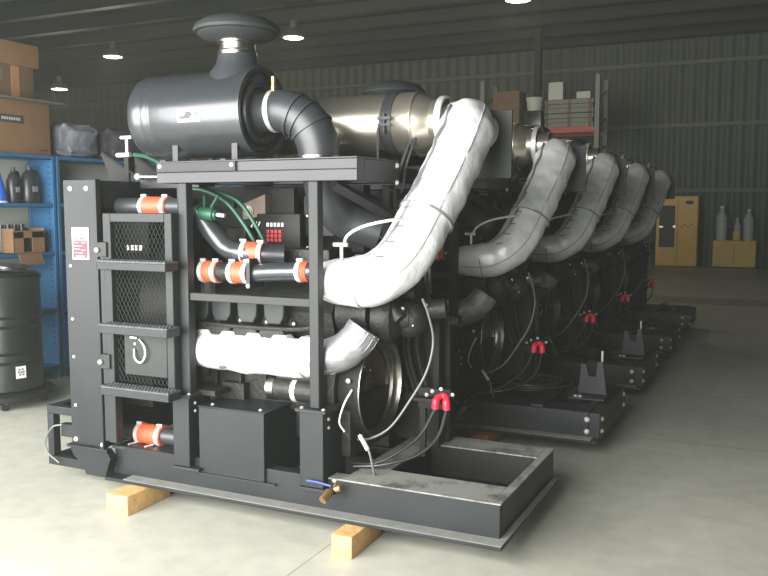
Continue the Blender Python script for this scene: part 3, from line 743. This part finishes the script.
# --- turbo
m = MB().cyl((-1.90, 3.55, 1.0), (-1.74, 3.55, 1.0), 0.095); m.lathe((-1.72, 3.60, 0.98), (1, 0.2, 0), [(-0.05, 0.02), (-0.03, 0.12), (0.02, 0.13), (0.06, 0.12), (0.10, 0.06), (0.14, 0.055), (0.14, 0.0)], 28)
m.sphere((-1.60, 3.66, 0.97), 0.10, 20, (0.9, 0.8, 0.9)); m.cyl((-1.66, 3.7, 1.0), (-1.45, 3.75, 1.02), 0.05); m.cyl((-1.9, 3.75, 1.1), (-1.62, 3.8, 1.08), 0.085)
tb = P('turbocharger', m, 'engine')
for p in ((-1.60, 3.57, 1.03), (-1.56, 3.60, 0.95), (-1.52, 3.66, 1.04)): bolt(p, 'y', tb, 0.8)
m = MB().cyl((-1.66, 3.56, 1.04), (-1.60, 3.55, 0.98), 0.035)
P('wastegate', m, 'engine', tb)
P('support_frame', MB().box(-1.90, -1.50, 3.96, 4.0, 0.50, 0.54).box(-1.60, -1.57, 3.96, 4.0, 0.265, 1.0).box(-1.90, -1.5, 4.05, 4.1, 0.9, 0.94).box(-1.86, -1.55, 4.06, 4.10, 0.265, 0.95), 'paint_dark')
# electrical mount with the two red isolator boots
m = MB().box(-1.60, -1.43, 3.76, 3.78, 0.52, 0.62).box(-1.6, -1.43, 3.70, 3.76, 0.565, 0.58).box(-1.60, -1.57, 3.78, 3.80, 0.265, 0.62)
em = P('terminal_stand', m, 'paint_dark')
for dx in (-0.025, 0.02):
    r_ = P('terminal_boot', MB().tube(smooth_path([(-1.44+dx*0.6, 3.70, 0.60), (-1.44+dx, 3.68, 0.595), (-1.44+dx*1.2, 3.67, 0.575), (-1.44+dx*1.3, 3.67, 0.545)], 4), [0.015]*6+[0.018]*4+[0.018]*3, 12), 'red', em, label='red rubber terminal boot')
P('terminal_boot', MB().sphere((-1.44, 3.70, 0.602), 0.017), 'red', em)
for p in ((-1.53, 3.70, 0.60), (-1.50, 3.70, 0.62), (-1.455, 3.70, 0.635), (-1.40, 3.71, 0.61)): bolt(p, 'y', em, 0.8)
P('battery_cable', MB().tube(smooth_path([(-1.475, 3.67, 0.54), (-1.53, 3.62, 0.42), (-1.62, 3.55, 0.34), (-1.72, 3.50, 0.29), (-1.85, 3.50, 0.28)]), 0.008, 8).tube(smooth_path([(-1.415, 3.67, 0.54), (-1.44, 3.62, 0.42), (-1.52, 3.55, 0.34), (-1.66, 3.47, 0.30), (-1.8, 3.45, 0.28)]), 0.008, 8), 'hose_black', em)
# big breather hose loop
P('breather_hose', MB().tube(smooth_path([(-1.47, 3.50, 1.09), (-1.45, 3.52, 1.02), (-1.44, 3.56, 0.89), (-1.46, 3.53, 0.75), (-1.53, 3.49, 0.61), (-1.61, 3.46, 0.49), (-1.70, 3.45, 0.43), (-1.78, 3.46, 0.41)]), 0.006, 10), 'hose')
P('sensor_hose', MB().tube(smooth_path([(-1.80, 3.36, 1.33), (-1.76, 3.33, 1.38), (-1.68, 3.33, 1.42), (-1.58, 3.38, 1.445), (-1.53, 3.46, 1.45)]), 0.007, 8), 'hose_white')
m = MB().cyl((-1.81, 3.36, 1.27), (-1.81, 3.36, 1.34), 0.008); m.cyl((-1.85, 3.36, 1.335), (-1.78, 3.36, 1.335), 0.01)
P('sensor_tap', m, 'zinc')
P('drain_hose', MB().tube(smooth_path([(-1.78, 3.40, 0.66), (-1.80, 3.36, 0.6), (-1.815, 3.34, 0.52), (-1.80, 3.36, 0.47)]), 0.005, 8), 'hose_white')
P('dip_tube', MB().tube(smooth_path([(-1.72, 3.40, 0.43), (-1.68, 3.38, 0.38), (-1.66, 3.38, 0.30), (-1.66, 3.4, 0.27)]), 0.006, 8), 'hose')
P('dip_handle', MB().tube([(-1.74, 3.40, 0.45), (-1.69, 3.385, 0.39)], 0.011, 8), 'zinc')
for p in ((-1.83, 3.40, 0.76), (-1.80, 3.40, 0.70)): bolt(p, 'y', fh, 1.0)
P('exhaust_cable', MB().tube(smooth_path([(-1.66, 3.90, 1.95), (-1.72, 3.85, 1.75), (-1.76, 3.84, 1.6), (-1.74, 3.8, 1.5)]), 0.012, 8).tube(smooth_path([(-1.64, 3.88, 1.92), (-1.70, 3.84, 1.72), (-1.74, 3.86, 1.58), (-1.82, 3.86, 1.6)]), 0.008, 8), 'hose_black')
# drain valve on the skid rail
dv = P('drain_valve', MB().cyl((-1.80, 3.28, 0.235), (-1.80, 3.20, 0.225), 0.014, 12).cyl((-1.80, 3.215, 0.228), (-1.81, 3.17, 0.20), 0.02, 12).cyl((-1.775, 3.23, 0.24), (-1.75, 3.23, 0.25), 0.016, 12), 'brass')
P('valve_lever', MB().tube([(-1.80, 3.23, 0.25), (-1.87, 3.22, 0.262), (-1.92, 3.22, 0.262)], 0.006, 6), 'blue_handle', dv)
bolt((-1.81, 3.28, 0.26), 'y', None, 0.9)
# engine wiring clutter near the flywheel end
m = MB()
for k in range(7):
    x = -1.80+random.random()*0.25; y = 3.93+random.random()*0.1
    m.tube(smooth_path([(x, y, 1.3+random.random()*0.2), (x+0.05, y-0.05, 1.1), (x-0.04, y, 0.8), (x+0.03, y+0.02, 0.5)]), 0.010, 6)
P('wiring_loom', m, 'hose_black')

def deck(x1=XE):
    m = MB()
    for (a, b, c, d) in ((-1.77, -1.63, YN-0.004, YF), (-1.63, -1.06, YN-0.004, 3.50), (-1.63, -1.06, 3.99, YF), (-1.06, x1+0.004, YN-0.004, YF)):
        m.box(a, b, c, d, ZW-0.001, ZW+0.006)
    m.box(-1.84, -1.77, YN-0.004, 3.36, ZW-0.001, ZW+0.006)
    return m

# ---------------------------------------------------------------- five units in the row
DY = [0, 1.75, 3.4, 5.15, 7.0]
units = [E1]
for i in range(1, 5):
    u = copy_tree(E1); u.location = (O1[0], O1[1]+DY[i], O1[2]); units.append(u)
    # the rain cap sits a little lower on these units
    for a_ in [o for o in COL.objects if o.parent == u and o.name.startswith('air_cleaner')]:
        for o in [o for o in COL.objects if o.parent == a_ and o.name.split('.')[0] in ('inlet_boot', 'chrome_neck', 'rain_cap')]:
            o.location.z -= 0.07; o.location.y += 0.1
    for o in [o for o in COL.objects if o.parent == u and o.name.split('.')[0] in ('exhaust_blanket', 'heat_shield')]:
        o.scale.z = 0.925; o.location.z = 1.06*(1-0.925)
LB = ['black diesel engine unit nearest the camera, on a dusty skid with a rectangular opening',
      'second black diesel engine unit from the front, with a coil of cable on its skid',
      'third black diesel engine unit, middle one of the row of five',
      'fourth black diesel engine unit, between the middle one and the farthest one',
      'farthest black diesel engine unit, last in the row before the yellow cabinet']
for u, l in zip(units, LB): tag(u, l, 'engine', 'diesel engine units standing in a row')
d1 = deck().build('skid_deck', M['deck'], E1, O1, 0.002); d1['label'] = 'dusty grey top plate'

# skid ends of units two to five: plain deck, bolted end corners and U shaped bracket
U2 = units[1]
def P2(name, mb, m, parent=None, bevel=0): return mb.build(name, M[m], parent or U2, O1, bevel)
dk = P2('skid_deck', deck(), 'paint', None, 0.002)
P2('end_plate', MB().box(XE, -0.955, YN+0.01, YF-0.01, ZB, ZW).box(-0.99, -0.955, 3.2, YN+0.01, ZB, ZF), 'paint', None, 0.003)
for z in (0.15, 0.225):
    bolt((-1.03, YN, z), 'y', U2, 1.4); bolt((-0.955, YN+0.06, z), 'x', U2, 1.4); bolt((-0.955, YF-0.08, z), 'x', U2, 1.4)
m = MB().prism([(-1.19, 0.283), (-1.0, 0.283), (-1.03, 0.50), (-1.065, 0.50), (-1.075, 0.40), (-1.12, 0.40), (-1.14, 0.48), (-1.17, 0.48)], 1, 3.74, 3.752)
m.box(-1.22, -0.99, 3.60, 3.84, 0.271, 0.283)
ub = P2('coupling_bracket', m, 'paint', None, 0.002)
for x in (-1.18, -1.15): bolt((x, 3.63, 0.283), 'z', U2, 1.2)
P2('locating_rod', MB().cyl((-1.05, 3.82, 0.283), (-1.05, 3.82, 0.56), 0.008, 8), 'zinc')
P2('deck_bar', MB().box(-1.38, -1.30, 3.28, 4.18, 0.271, 0.29), 'paint', None, 0.003)
extra = [o for o in list(COL.objects) if o.parent == U2 and (o.name.split('.')[0] in ('skid_deck', 'end_plate', 'coupling_bracket', 'locating_rod', 'deck_bar') or (o.type == 'MESH' and o.data == BM and (o.location.x+O1[0]) > -1.2))]
for i, u in enumerate(units[2:]):
    for o in extra:
        if i and o.name.split('.')[0] in ('coupling_bracket', 'locating_rod'): continue
        copy_tree(o, u)

# coil of cable lying on the second skid
m = MB()
for k in range(5):
    r0 = 0.17+0.02*k; z = 0.282+0.014*(k % 3)
    pts = [(-1.60+r0*1.15*math.cos(a)+0.01*k, 5.66+r0*math.sin(a)*0.95, z+0.006*math.sin(3*a+k)) for a in [2*PI*j/36 for j in range(37)]]
    m.tube(pts, 0.010, 8)
tag(m.build('cable_coil', M['hose_black']), 'coil of black cable lying on the skid of the second engine', 'cable')

# timber blocks under the skids
def block(x, y0, w, L, label, m='wood', grp='timber blocks under the skids', rz=0):
    b = MB().box(-w/2, w/2, 0, L, 0, 0.0985, bev=0.006).build('timber_block', M[m]); b.location = (x, y0, 0); b.rotation_euler = (0, 0, rz)
    tag(b, label, 'block', grp); return b
block(-2.905, 3.055, 0.135, 0.32, 'pale timber block under the radiator end of the nearest skid')
block(-1.665, 3.075, 0.10, 0.30, 'timber block under the brass drain valve side of the nearest skid')
ORD = ['second', 'third', 'fourth', 'farthest']
for i in range(1, 5):
    block(-1.66, (4.87 if i == 1 else 3.12+DY[i]), 0.12, 0.8, ('reddish timber end peeking out behind the nearest dusty deck, under the second skid' if i == 1 else 'timber block under the open right end of the %s skid' % ORD[i-1]), 'wood_red')
    block(-2.9, 3.1+DY[i], 0.12, 0.9, 'timber block under the hidden radiator end of the %s skid' % ORD[i-1], 'wood')

# ================================================================ left shelving
SX0, SX1 = -6.06, -5.75
def shelf_unit(y0, y1, label):
    e = tag(empty('shelving_unit', (SX1, y0, 0)), label, 'shelf', 'blue steel shelving along the partition')
    o = (SX1, y0, 0)
    for y in (y0, y1-0.03):
        m = MB().box(SX1-0.035, SX1, y, y+0.03, 0, 1.95).box(SX0, SX0+0.035, y, y+0.03, 0, 1.95).box(SX0+0.035, SX1-0.035, y+0.01, y+0.016, 0.02, 1.95)
        f = m.build('end_frame', M['blue'], e, o, 0.002)
        m = MB()
        for k in range(34):
            z = 0.2+k*0.05
            m.box(SX1-0.068, SX1-0.042, y+0.006, y+0.0105, z, z+0.012)
        tag(m.build('slots', M['label_dark'], f, o), kind='stuff')
    for z in (0.12, 0.62, 1.12, 1.54, 1.95):
        m = MB().box(SX0, SX1-0.002, y0+0.031, y1-0.031, z-0.035, z-0.030).box(SX1-0.02, SX1-0.002, y0+0.031, y1-0.031, z-0.035, z)
        m.box(SX0, SX1-0.02, y0+0.031, y1-0.031, z-0.006, z)
        s = m.build('shelf', M['blue'], e, o)
    return e
shelf_unit(4.05, 5.43, 'blue steel shelf unit at the left edge, with slotted end upright')
shelf_unit(5.45, 6.85, 'blue steel shelf unit mostly hidden behind the tall black radiator')

def carton(name, x0, x1, y0, y1, z0, z1, m, label, flap=None, grp=None, tape=True):
    c = ((x0+x1)/2, (y0+y1)/2, z0)
    e = tag(empty(name, c), label, 'box', grp)
    MB().box(x0, x1, y0, y1, z0, z1-0.0, bev=0.006).build('body', M[m], e, c)
    return e, c
# box on the top shelf, with dark printed panel, open flap
e, c = carton('cardboard_box', -6.08, -5.78, 4.35, 5.42, 1.951, 2.39, 'card', 'large cardboard box with a dark printed panel, on the top of the blue shelf')
MB().box(-5.78, -5.777, 4.5, 5.14, 2.20, 2.265).build('printed_panel', M['label_dark'], e, c)
m = MB()
for k in range(8): m.box(-5.777, -5.7755, 4.92+k*0.024, 4.934+k*0.024, 2.222, 2.245)
m.build('panel_text', M['wall_pale'], e, c)
m = MB()
for k in range(3): m.box(-5.777, -5.775, 5.30+k*0.03, 5.322+k*0.03, 1.985, 2.0)
m.build('stamp', M['label_dark'], e, c)
m = MB().box(-6.1, -5.68, 4.30, 5.50, 2.39, 2.402, rot=Matrix.Rotation(math.radians(0), 3, 'X'))
m.build('lid_flap', M['rack'], e, c)
# box with lid on top of it
e, c = carton('cardboard_box', -6.07, -5.80, 4.35, 5.28, 2.403, 2.75, 'card_dark', 'taped cardboard box with overhanging lid, stacked highest at the left edge')
MB().box(-6.09, -5.775, 4.32, 5.33, 2.67, 2.865, bev=0.02).build('lid', M['card'], e, c)
MB().box(-5.80, -5.797, 5.05, 5.13, 2.41, 2.67).build('tape', M['card_tape'], e, c)
MB().box(-5.80, -5.797, 4.78, 4.97, 2.54, 2.64).build('label_patch', M['rack'], e, c)
# further top shelf things
def bag(cx_, cy_, cz_, sx, sy, sz, m_, name, label, cat):
    m = MB(); rr = bmesh.ops.create_icosphere(m.bm, subdivisions=4, radius=1)
    for v in m.bm.verts:
        p = v.co.copy(); q = Vector([math.copysign(abs(t)**0.6, t) for t in p])
        n_ = noise.noise(p*2.2)*0.16+noise.noise(p*5)*0.07
        v.co = Vector((q.x*sx*(1+n_), q.y*sy*(1+n_), max(-1, q.z*(1+n_))*sz))
    for f in m.bm.faces: f.smooth = True
    o = m.build(name, M[m_]); o.location = (cx_, cy_, cz_+sz); tag(o, label, cat); return o
bag(-5.9, 5.78, 1.951, 0.14, 0.24, 0.155, 'wrap', 'wrapped_bundle', 'grey bundle in crinkled clear plastic beside the cardboard boxes on the top shelf', 'bundle')
bag(-5.9, 6.35, 1.951, 0.14, 0.28, 0.155, 'wrap_dark', 'covered_bundle', 'dark covered bundle on the top shelf behind the white tee valve', 'bundle')
def simple_box(name, x0, x1, y0, y1, z0, z1, m_, label, cat='box', grp=None):
    e, c = carton(name, x0, x1, y0, y1, z0, z1, m_, label, grp=grp)
    w_ = (x1-x0)/2
    MB().box(x0+w_-0.03, x0+w_+0.03, y0-0.001, y1+0.001, z1-0.001, z1+0.001).build('tape', M['card_tape'], e, c)
    return e
# a third shelf unit farther on carrying two cartons
shelf_unit(6.87, 8.3, 'blue steel shelf unit farthest along the partition, behind the air cleaner')
simple_box('carton', -6.05, -5.80, 6.95, 7.30, 1.951, 2.42, 'card_dark', 'low brown carton just above the dark covered bundle')
simple_box('carton', -6.05, -5.80, 7.40, 7.80, 1.951, 2.56, 'card_dark', 'tall brown carton touching the left end of the black air cleaner in view')

# bottles on the shelf at eye level
def jug(x, y, z, h, r, m_, label, cone=False, handle=True):
    e = tag(empty('oil_jug' if not cone else 'funnel', (x, y, z)), label, 'jug' if not cone else 'funnel'); o = (x, y, z)
    if cone:
        MB().lathe(o, (0, 0, 1), [(0, r), (h*0.2, r*0.98), (h*0.35, r*0.8), (h*0.85, r*0.15), (h, r*0.1), (h, 0)], 24).build('body', M[m_], e, o)
        MB().lathe(o, (0, 0, 1), [(0.001, r+0.006), (0.012, r+0.006), (0.02, r*0.97)], 24).build('rim', M['white'], e, o)
        return
    m = MB().lathe(o, (0, 0, 1), [(0, 0), (0, r*0.95), (0.01, r), (h*0.62, r), (h*0.8, r*0.6), (h*0.88, r*0.3), (h*0.9, r*0.3)], 20)
    for v in m.bm.verts: v.co.y = y+(v.co.y-y)*1.15
    m.build('body', M[m_], e, o)
    MB().cyl((x, y, z+h*0.88), (x, y, z+h), r*0.36, 14).build('cap', M['label_dark'], e, o)
    MB().box(x+r-0.004, x+r+0.002, y-r*0.4, y+r*0.35, z+h*0.3, z+h*0.45).build('label_patch', M['wrap'], e, o)
    MB().tube(smooth_path([(x, y+r*0.3, z+h*0.86), (x, y+r*0.9, z+h*0.85), (x, y+r*1.05, z+h*0.65), (x, y+r*0.98, z+h*0.5)]), 0.012, 8).build('handle', M[m_], e, o)
jug(-5.87, 4.95, 1.541, 0.29, 0.06, 'blue_deep', 'blue cone shaped container at the left edge of the shelf', cone=True)
jug(-5.87, 5.09, 1.541, 0.30, 0.053, 'jug', 'dark narrow oil jug between the blue cone and the larger jug')
jug(-5.87, 5.255, 1.541, 0.32, 0.072, 'jug', 'dark wide oil jug next to the blue slotted upright')
# opened cardboard box on the shelf below
e = tag(empty('open_carton', (-5.85, 5.1, 1.121)), 'open torn cardboard box with a hanging flap on the lower blue shelf', 'box'); o = (-5.85, 5.1, 1.121)
m = MB()
x0, x1, y0, y1, z0, z1 = -6.0, -5.742, 4.96, 5.28, 1.121, 1.33
m.box(x0, x1, y0, y1, z0, z0+0.006); m.box(x0, x0+0.006, y0, y1, z0, z1); m.box(x0, x1, y0, y0+0.006, z0, z1); m.box(x0, x1, y1-0.006, y1, z0, z1)
m.box(x1-0.006, x1, y0, y0+0.10, z0, z1-0.03); m.box(x1-0.006, x1, y1-0.13, y1, z0, z1-0.03); m.box(x1-0.006, x1, y0, y1, z1-0.08, z1-0.02)
m.build('body', M['card'], e, o)
MB().box(x1, x1+0.006, y0+0.05, y1-0.03, z0-0.10, z0+0.015, rot=Matrix.Rotation(math.radians(-22), 3, 'Y')).build('flap', M['card'], e, o)
m = MB()
for k in range(4): m.cyl((-5.9+0.03*(k % 2), 4.97+k*0.07, 1.128), (-5.9, 4.97+k*0.07, 1.36), 0.025, 10)
m.build('contents', M['jug'], e, o)
for (y, z, w, h, l) in ((5.60, 1.121, 0.16, 0.0, 0), ):
    pass
def bookish(y, z, w, h, l):
    e = tag(empty('parts_carton', (-5.85, y, z)), l, 'box'); o = (-5.85, y, z)
    MB().box(-6.02, -5.78, y, y+w, z, z+h, bev=0.004).build('body', M['blue_deep'], e, o)
    MB().box(-5.78, -5.776, y+0.05, y+w-0.02, z+0.05, z+h-0.03).build('label_patch', M['white'], e, o)
bookish(5.50, 0.621, 0.22, 0.42, 'blue carton with white label on the shelf just left of the radiator, upper one')
bookish(5.50, 0.121, 0.22, 0.42, 'blue carton with white label on the lowest shelf just left of the radiator')
simple_box('carton', -6.04, -5.8, 5.95, 6.2, 1.541, 1.70, 'card_dark', 'small brown carton on the shelf behind the radiator corner')

# ---------------------------------------------------------------- drum on dolly
dx_, dy_ = -5.36, 4.50
e = tag(empty('drum_dolly', (dx_, dy_, 0)), 'dark wheeled dolly under the black drum at the left edge', 'dolly'); o = (dx_, dy_, 0)
MB().lathe((dx_, dy_, 0), (0, 0, 1), [(0.085, 0.0), (0.072, 0.345), (0.08, 0.355), (0.112, 0.355), (0.12, 0.345), (0.12, 0.0)], 40).build('tray', M['paint_dark'], e, o)
for k in range(4):
    a = k*PI/2-0.75; px, py = dx_+0.27*math.cos(a), dy_+0.27*math.sin(a)
    w = MB().cyl((px-0.012, py, 0.035), (px+0.012, py, 0.035), 0.035, 16).build('caster', M['rubber'], e, o)
    MB().box(px-0.02, px+0.02, py-0.015, py+0.015, 0.05, 0.086).build('fork', M['steel'], w, o)
e = tag(empty('drum', (dx_, dy_, 0.121)), 'tall black plastic drum with a small white label at the left edge', 'drum'); o = (dx_, dy_, 0.121)
R_ = 0.272; pr_ = [(0.121, 0), (0.121, R_-0.02), (0.14, R_)]
for z in (0.35, 0.42, 0.62, 0.69): pr_ += [(z-0.012, R_), (z, R_+0.012), (z+0.012, R_)]
pr_ += [(0.95, R_), (0.97, R_+0.012), (0.99, R_+0.012), (0.995, R_-0.01)]
MB().lathe((dx_, dy_, 0), (0, 0, 1), pr_, 48).build('body', M['drum'], e, o)
MB().lathe((dx_, dy_, 0), (0, 0, 1), [(0.985, R_-0.005), (1.0, R_+0.004), (1.02, R_-0.02), (1.015, 0.0)], 40).build('lid', M['drum'], e, o)
a = math.radians(-17); ax, ay = dx_+R_*math.cos(a), dy_+R_*math.sin(a)
rot = Matrix.Rotation(a, 3, 'Z')
l = MB().box(ax-0.004, ax+0.004, ay-0.036, ay+0.036, 0.235, 0.325, rot=rot).build('drum_label', M['white'], e, o)
m = MB()
for (p, q) in ((-0.02, 0.0), (0.0, 0.0), (0.018, 0.0), (-0.015, 0.02), (0.01, 0.02), (-0.01, -0.02), (0.014, -0.02)):
    m.box(ax+0.005*math.cos(a)-p*math.sin(a)-0.002, ax+0.005*math.cos(a)-p*math.sin(a)+0.002, ay+0.005*math.sin(a)+p*math.cos(a)-0.006, ay+0.005*math.sin(a)+p*math.cos(a)+0.006, 0.276+q, 0.288+q, rot=rot)
m.build('label_text', M['label_dark'], l, o)
m = MB()
bm_ = bmesh.ops.create_icosphere(m.bm, subdivisions=3, radius=1)
for v in m.bm.verts:
    n_ = noise.noise(v.co*3)*0.4; v.co = Vector((v.co.x*0.2*(1+n_), v.co.y*0.2*(1+n_), max(-0.6, v.co.z)*0.035*(1+n_)))
r = m.build('rag', M['wrap_dark']); r.location = (dx_, dy_, 1.05); tag(r, 'crumpled dark rag on top of the black drum', 'rag')

# ================================================================ far end
RY = 18.5
e = tag(empty('pallet_rack', (-5, RY, 0)), 'tall pallet rack with orange beams behind the engines', 'rack'); o = (-5, RY, 0)
for x in (-3.72, -6.3, -8.9):
    m = MB().box(x-0.05, x+0.05, RY-0.05, RY+0.05, 0, 4.35).box(x-0.05, x+0.05, RY+0.9, RY+1.0, 0, 4.35)
    for k in range(7): m.tube([(x, RY+0.05, 0.2+k*0.6), (x, RY+0.9, 0.5+k*0.6)], 0.018, 6)
    m.build('upright', M['rack'], e, o, 0.004)
for (a, b) in ((-6.25, -3.77), (-8.85, -6.35)):
    for z in (1.6, 3.26):
        MB().box(a, b, RY-0.04, RY+0.02, z-0.13, z).build('beam', M['orange_beam'], e, o, 0.004)
        MB().box(a, b, RY+0.93, RY+0.98, z-0.13, z).build('beam', M['orange_beam'], e, o, 0.004)
    for z in (1.6, 3.26): MB().box(a, b, RY+0.02, RY+0.93, z-0.03, z).build('rack_deck', M['rack'], e, o)
simple_box('rack_carton', -6.1, -5.48, RY+0.1, RY+0.7, 3.262, 4.12, 'card_dark', 'tall brown carton high on the rack, above the nearest heat shield', 'box', 'cartons on the pallet rack')
simple_box('rack_carton', -5.38, -4.98, RY+0.1, RY+0.6, 3.262, 3.66, 'drum', 'black box under the pale round tub on the rack', 'box', 'cartons on the pallet rack')
t = tag(empty('pail', (-5.18, RY+0.3, 3.662)), 'pale round tub on the rack beside the tall carton', 'tub'); o2 = (-5.18, RY+0.3, 3.662)
MB().lathe(o2, (0, 0, 1), [(0, 0), (0, 0.15), (0.3, 0.2), (0.3, 0.17), (0.28, 0)], 28).build('body', M['wall_pale'], t, o2)
MB().tube([(-5.18+0.2*math.cos(a), RY+0.3, 3.962+0.16*math.sin(a)) for a in [PI*k/12 for k in range(13)]], 0.012, 8).build('handle', M['steel'], t, o2)
def crate(z, h, m_, label):
    t = tag(empty('slatted_crate', (-4.35, RY+0.5, z)), label, 'crate', 'crates stacked on the pallet rack'); o3 = (-4.35, RY+0.5, z)
    MB().box(-4.9, -3.82, RY+0.08, RY+0.85, z, z+h*0.35).box(-4.9, -3.82, RY+0.08, RY+0.85, z+h*0.65, z+h).box(-4.88, -3.84, RY+0.1, RY+0.83, z+h*0.35, z+h*0.65).build('body', M[m_], t, o3, 0.01)
    for x in (-4.85, -4.35, -3.9): MB().box(x-0.03, x+0.03, RY+0.065, RY+0.08, z+0.01, z+h-0.01).build('batten', M['card_dark'], t, o3)
crate(3.262, 0.30, 'rack', 'lower slatted crate on the rack above the second exhaust pipe')
crate(3.572, 0.30, 'rack', 'upper slatted crate on the rack above the second exhaust pipe')
simple_box('small_carton', -4.82, -4.5, RY+0.1, RY+0.4, 3.874, 4.25, 'wall_pale', 'small pale carton standing on the upper slatted crate')
simple_box('small_carton', -4.2, -3.9, RY+0.1, RY+0.3, 3.874, 4.02, 'wall_pale', 'flat pale packet near the right upright of the rack, on the upper crate')

# yellow cabinets
e = tag(empty('yellow_cabinet', (-2.45, 22.75, 0)), 'tall yellow cabinet with a dark window against the back wall', 'cabinet'); o = (-2.45, 22.75, 0)
MB().box(-2.98, -1.97, 22.6, 23.0, 0.02, 1.80).build('body', M['yellow'], e, o, 0.01)
d = MB().box(-2.96, -2.46, 22.575, 22.6, 0.06, 1.77).build('door', M['yellow'], e, o, 0.004)
MB().box(-2.90, -2.52, 22.568, 22.576, 0.50, 1.56).build('window', M['glassd'], d, o)
MB().box(-2.56, -2.50, 22.55, 22.575, 1.0, 1.06).box(-2.90, -2.80, 22.55, 22.575, 1.0, 1.04).build('handle', M['zinc'], d, o)
d = MB().box(-2.45, -1.99, 22.575, 22.6, 0.06, 1.77).build('door', M['yellow'], e, o, 0.004)
MB().sphere((-2.18, 22.574, 1.64), 0.1, 16, (1, 0.04, 0.5)).build('badge', M['label_dark'], d, o)
m = MB()
for k in range(4): m.box(-2.38+k*0.08, -2.33+k*0.08, 22.57, 22.576, 1.0+0.06*(k % 2), 1.04+0.06*(k % 2))
m.build('faint_print', M['tan'], d, o)
e = tag(empty('low_yellow_cabinet', (-1.1, 22.75, 0)), 'low pale yellow cabinet carrying bottles against the back wall', 'cabinet'); o = (-1.1, 22.75, 0)
MB().box(-1.60, -0.60, 22.6, 23.0, 0.03, 0.69).build('body', M['yellow_dim'], e, o, 0.01)
MB().box(-1.58, -1.11, 22.58, 22.6, 0.06, 0.67).build('door', M['yellow_dim'], e, o, 0.003)
MB().box(-1.09, -0.62, 22.58, 22.6, 0.06, 0.67).build('door', M['yellow_dim'], e, o, 0.003)
MB().cyl((-1.13, 22.57, 0.35), (-1.13, 22.57, 0.45), 0.01, 8).build('handle', M['zinc'], e, o)
tag(MB().box(-1.14, -0.98, 22.65, 22.8, 0.691, 0.93, bev=0.01).build('yellow_canister', M['yellow_dim']), 'small yellow canister standing in the middle of the low cabinet', 'canister')
for (x, h, r, l) in ((-1.42, 0.86, 0.13, 'tall clear bottle at the left end of the low yellow cabinet'), (-1.06, 0.55, 0.08, 'short clear bottle raised behind the small yellow canister'), (-0.80, 0.78, 0.12, 'tall clear bottle at the right end of the low yellow cabinet')):
    y = 22.8 if x != -1.06 else 22.9
    t = tag(empty('clear_bottle', (x, y, 0.691)), l, 'bottle', 'clear bottles on the low yellow cabinet'); o4 = (x, y, 0.691)
    MB().lathe(o4, (0, 0, 1), [(0, 0), (0, r), (h*0.6, r), (h*0.64, r*1.04), (h*0.68, r), (h*0.85, r*0.5), (h*0.92, r*0.35), (h*0.95, r*0.35)], 20).build('body', M['cloth'], t, o4)
    MB().cyl((x, y, 0.691+h*0.93), (x, y, 0.691+h), r*0.4, 12).build('cap', M['white'], t, o4)
tag(MB().box(-1.60, -1.24, 23.14, 23.166, 1.0, 1.30).build('notice_board', M['girt']), 'small pale notice panel on the back wall behind the left bottle', 'notice')
# notice print
m = MB()
for r_ in range(3):
    for k in range(4): m.box(-1.57+k*0.075, -1.52+k*0.075, 23.13, 23.14, 1.04+r_*0.09, 1.08+r_*0.09)
nb = [x for x in COL.objects if x.name == 'notice_board'][0]
m.build('notice_text', M['label_dark'], nb)

# thin scattering volume added across the hall to lift the blacks like veiling glare
hz = bpy.data.materials.new('added_haze'); hz.use_nodes = True
nt = hz.node_tree; nt.nodes.remove(nt.nodes['Principled BSDF'])
v = nt.nodes.new('ShaderNodeVolumeScatter'); v.inputs['Density'].default_value = HAZE; v.inputs['Color'].default_value = (0.93, 1.0, 0.9, 1); v.inputs['Anisotropy'].default_value = 0.0
nt.links.new(v.outputs[0], nt.nodes['Material Output'].inputs['Volume'])
tag(MB().box(XL+0.05, XR-0.05, FY-0.6, YB-0.2, 0.0, CZ-0.01).build('added_haze', hz), kind='structure')
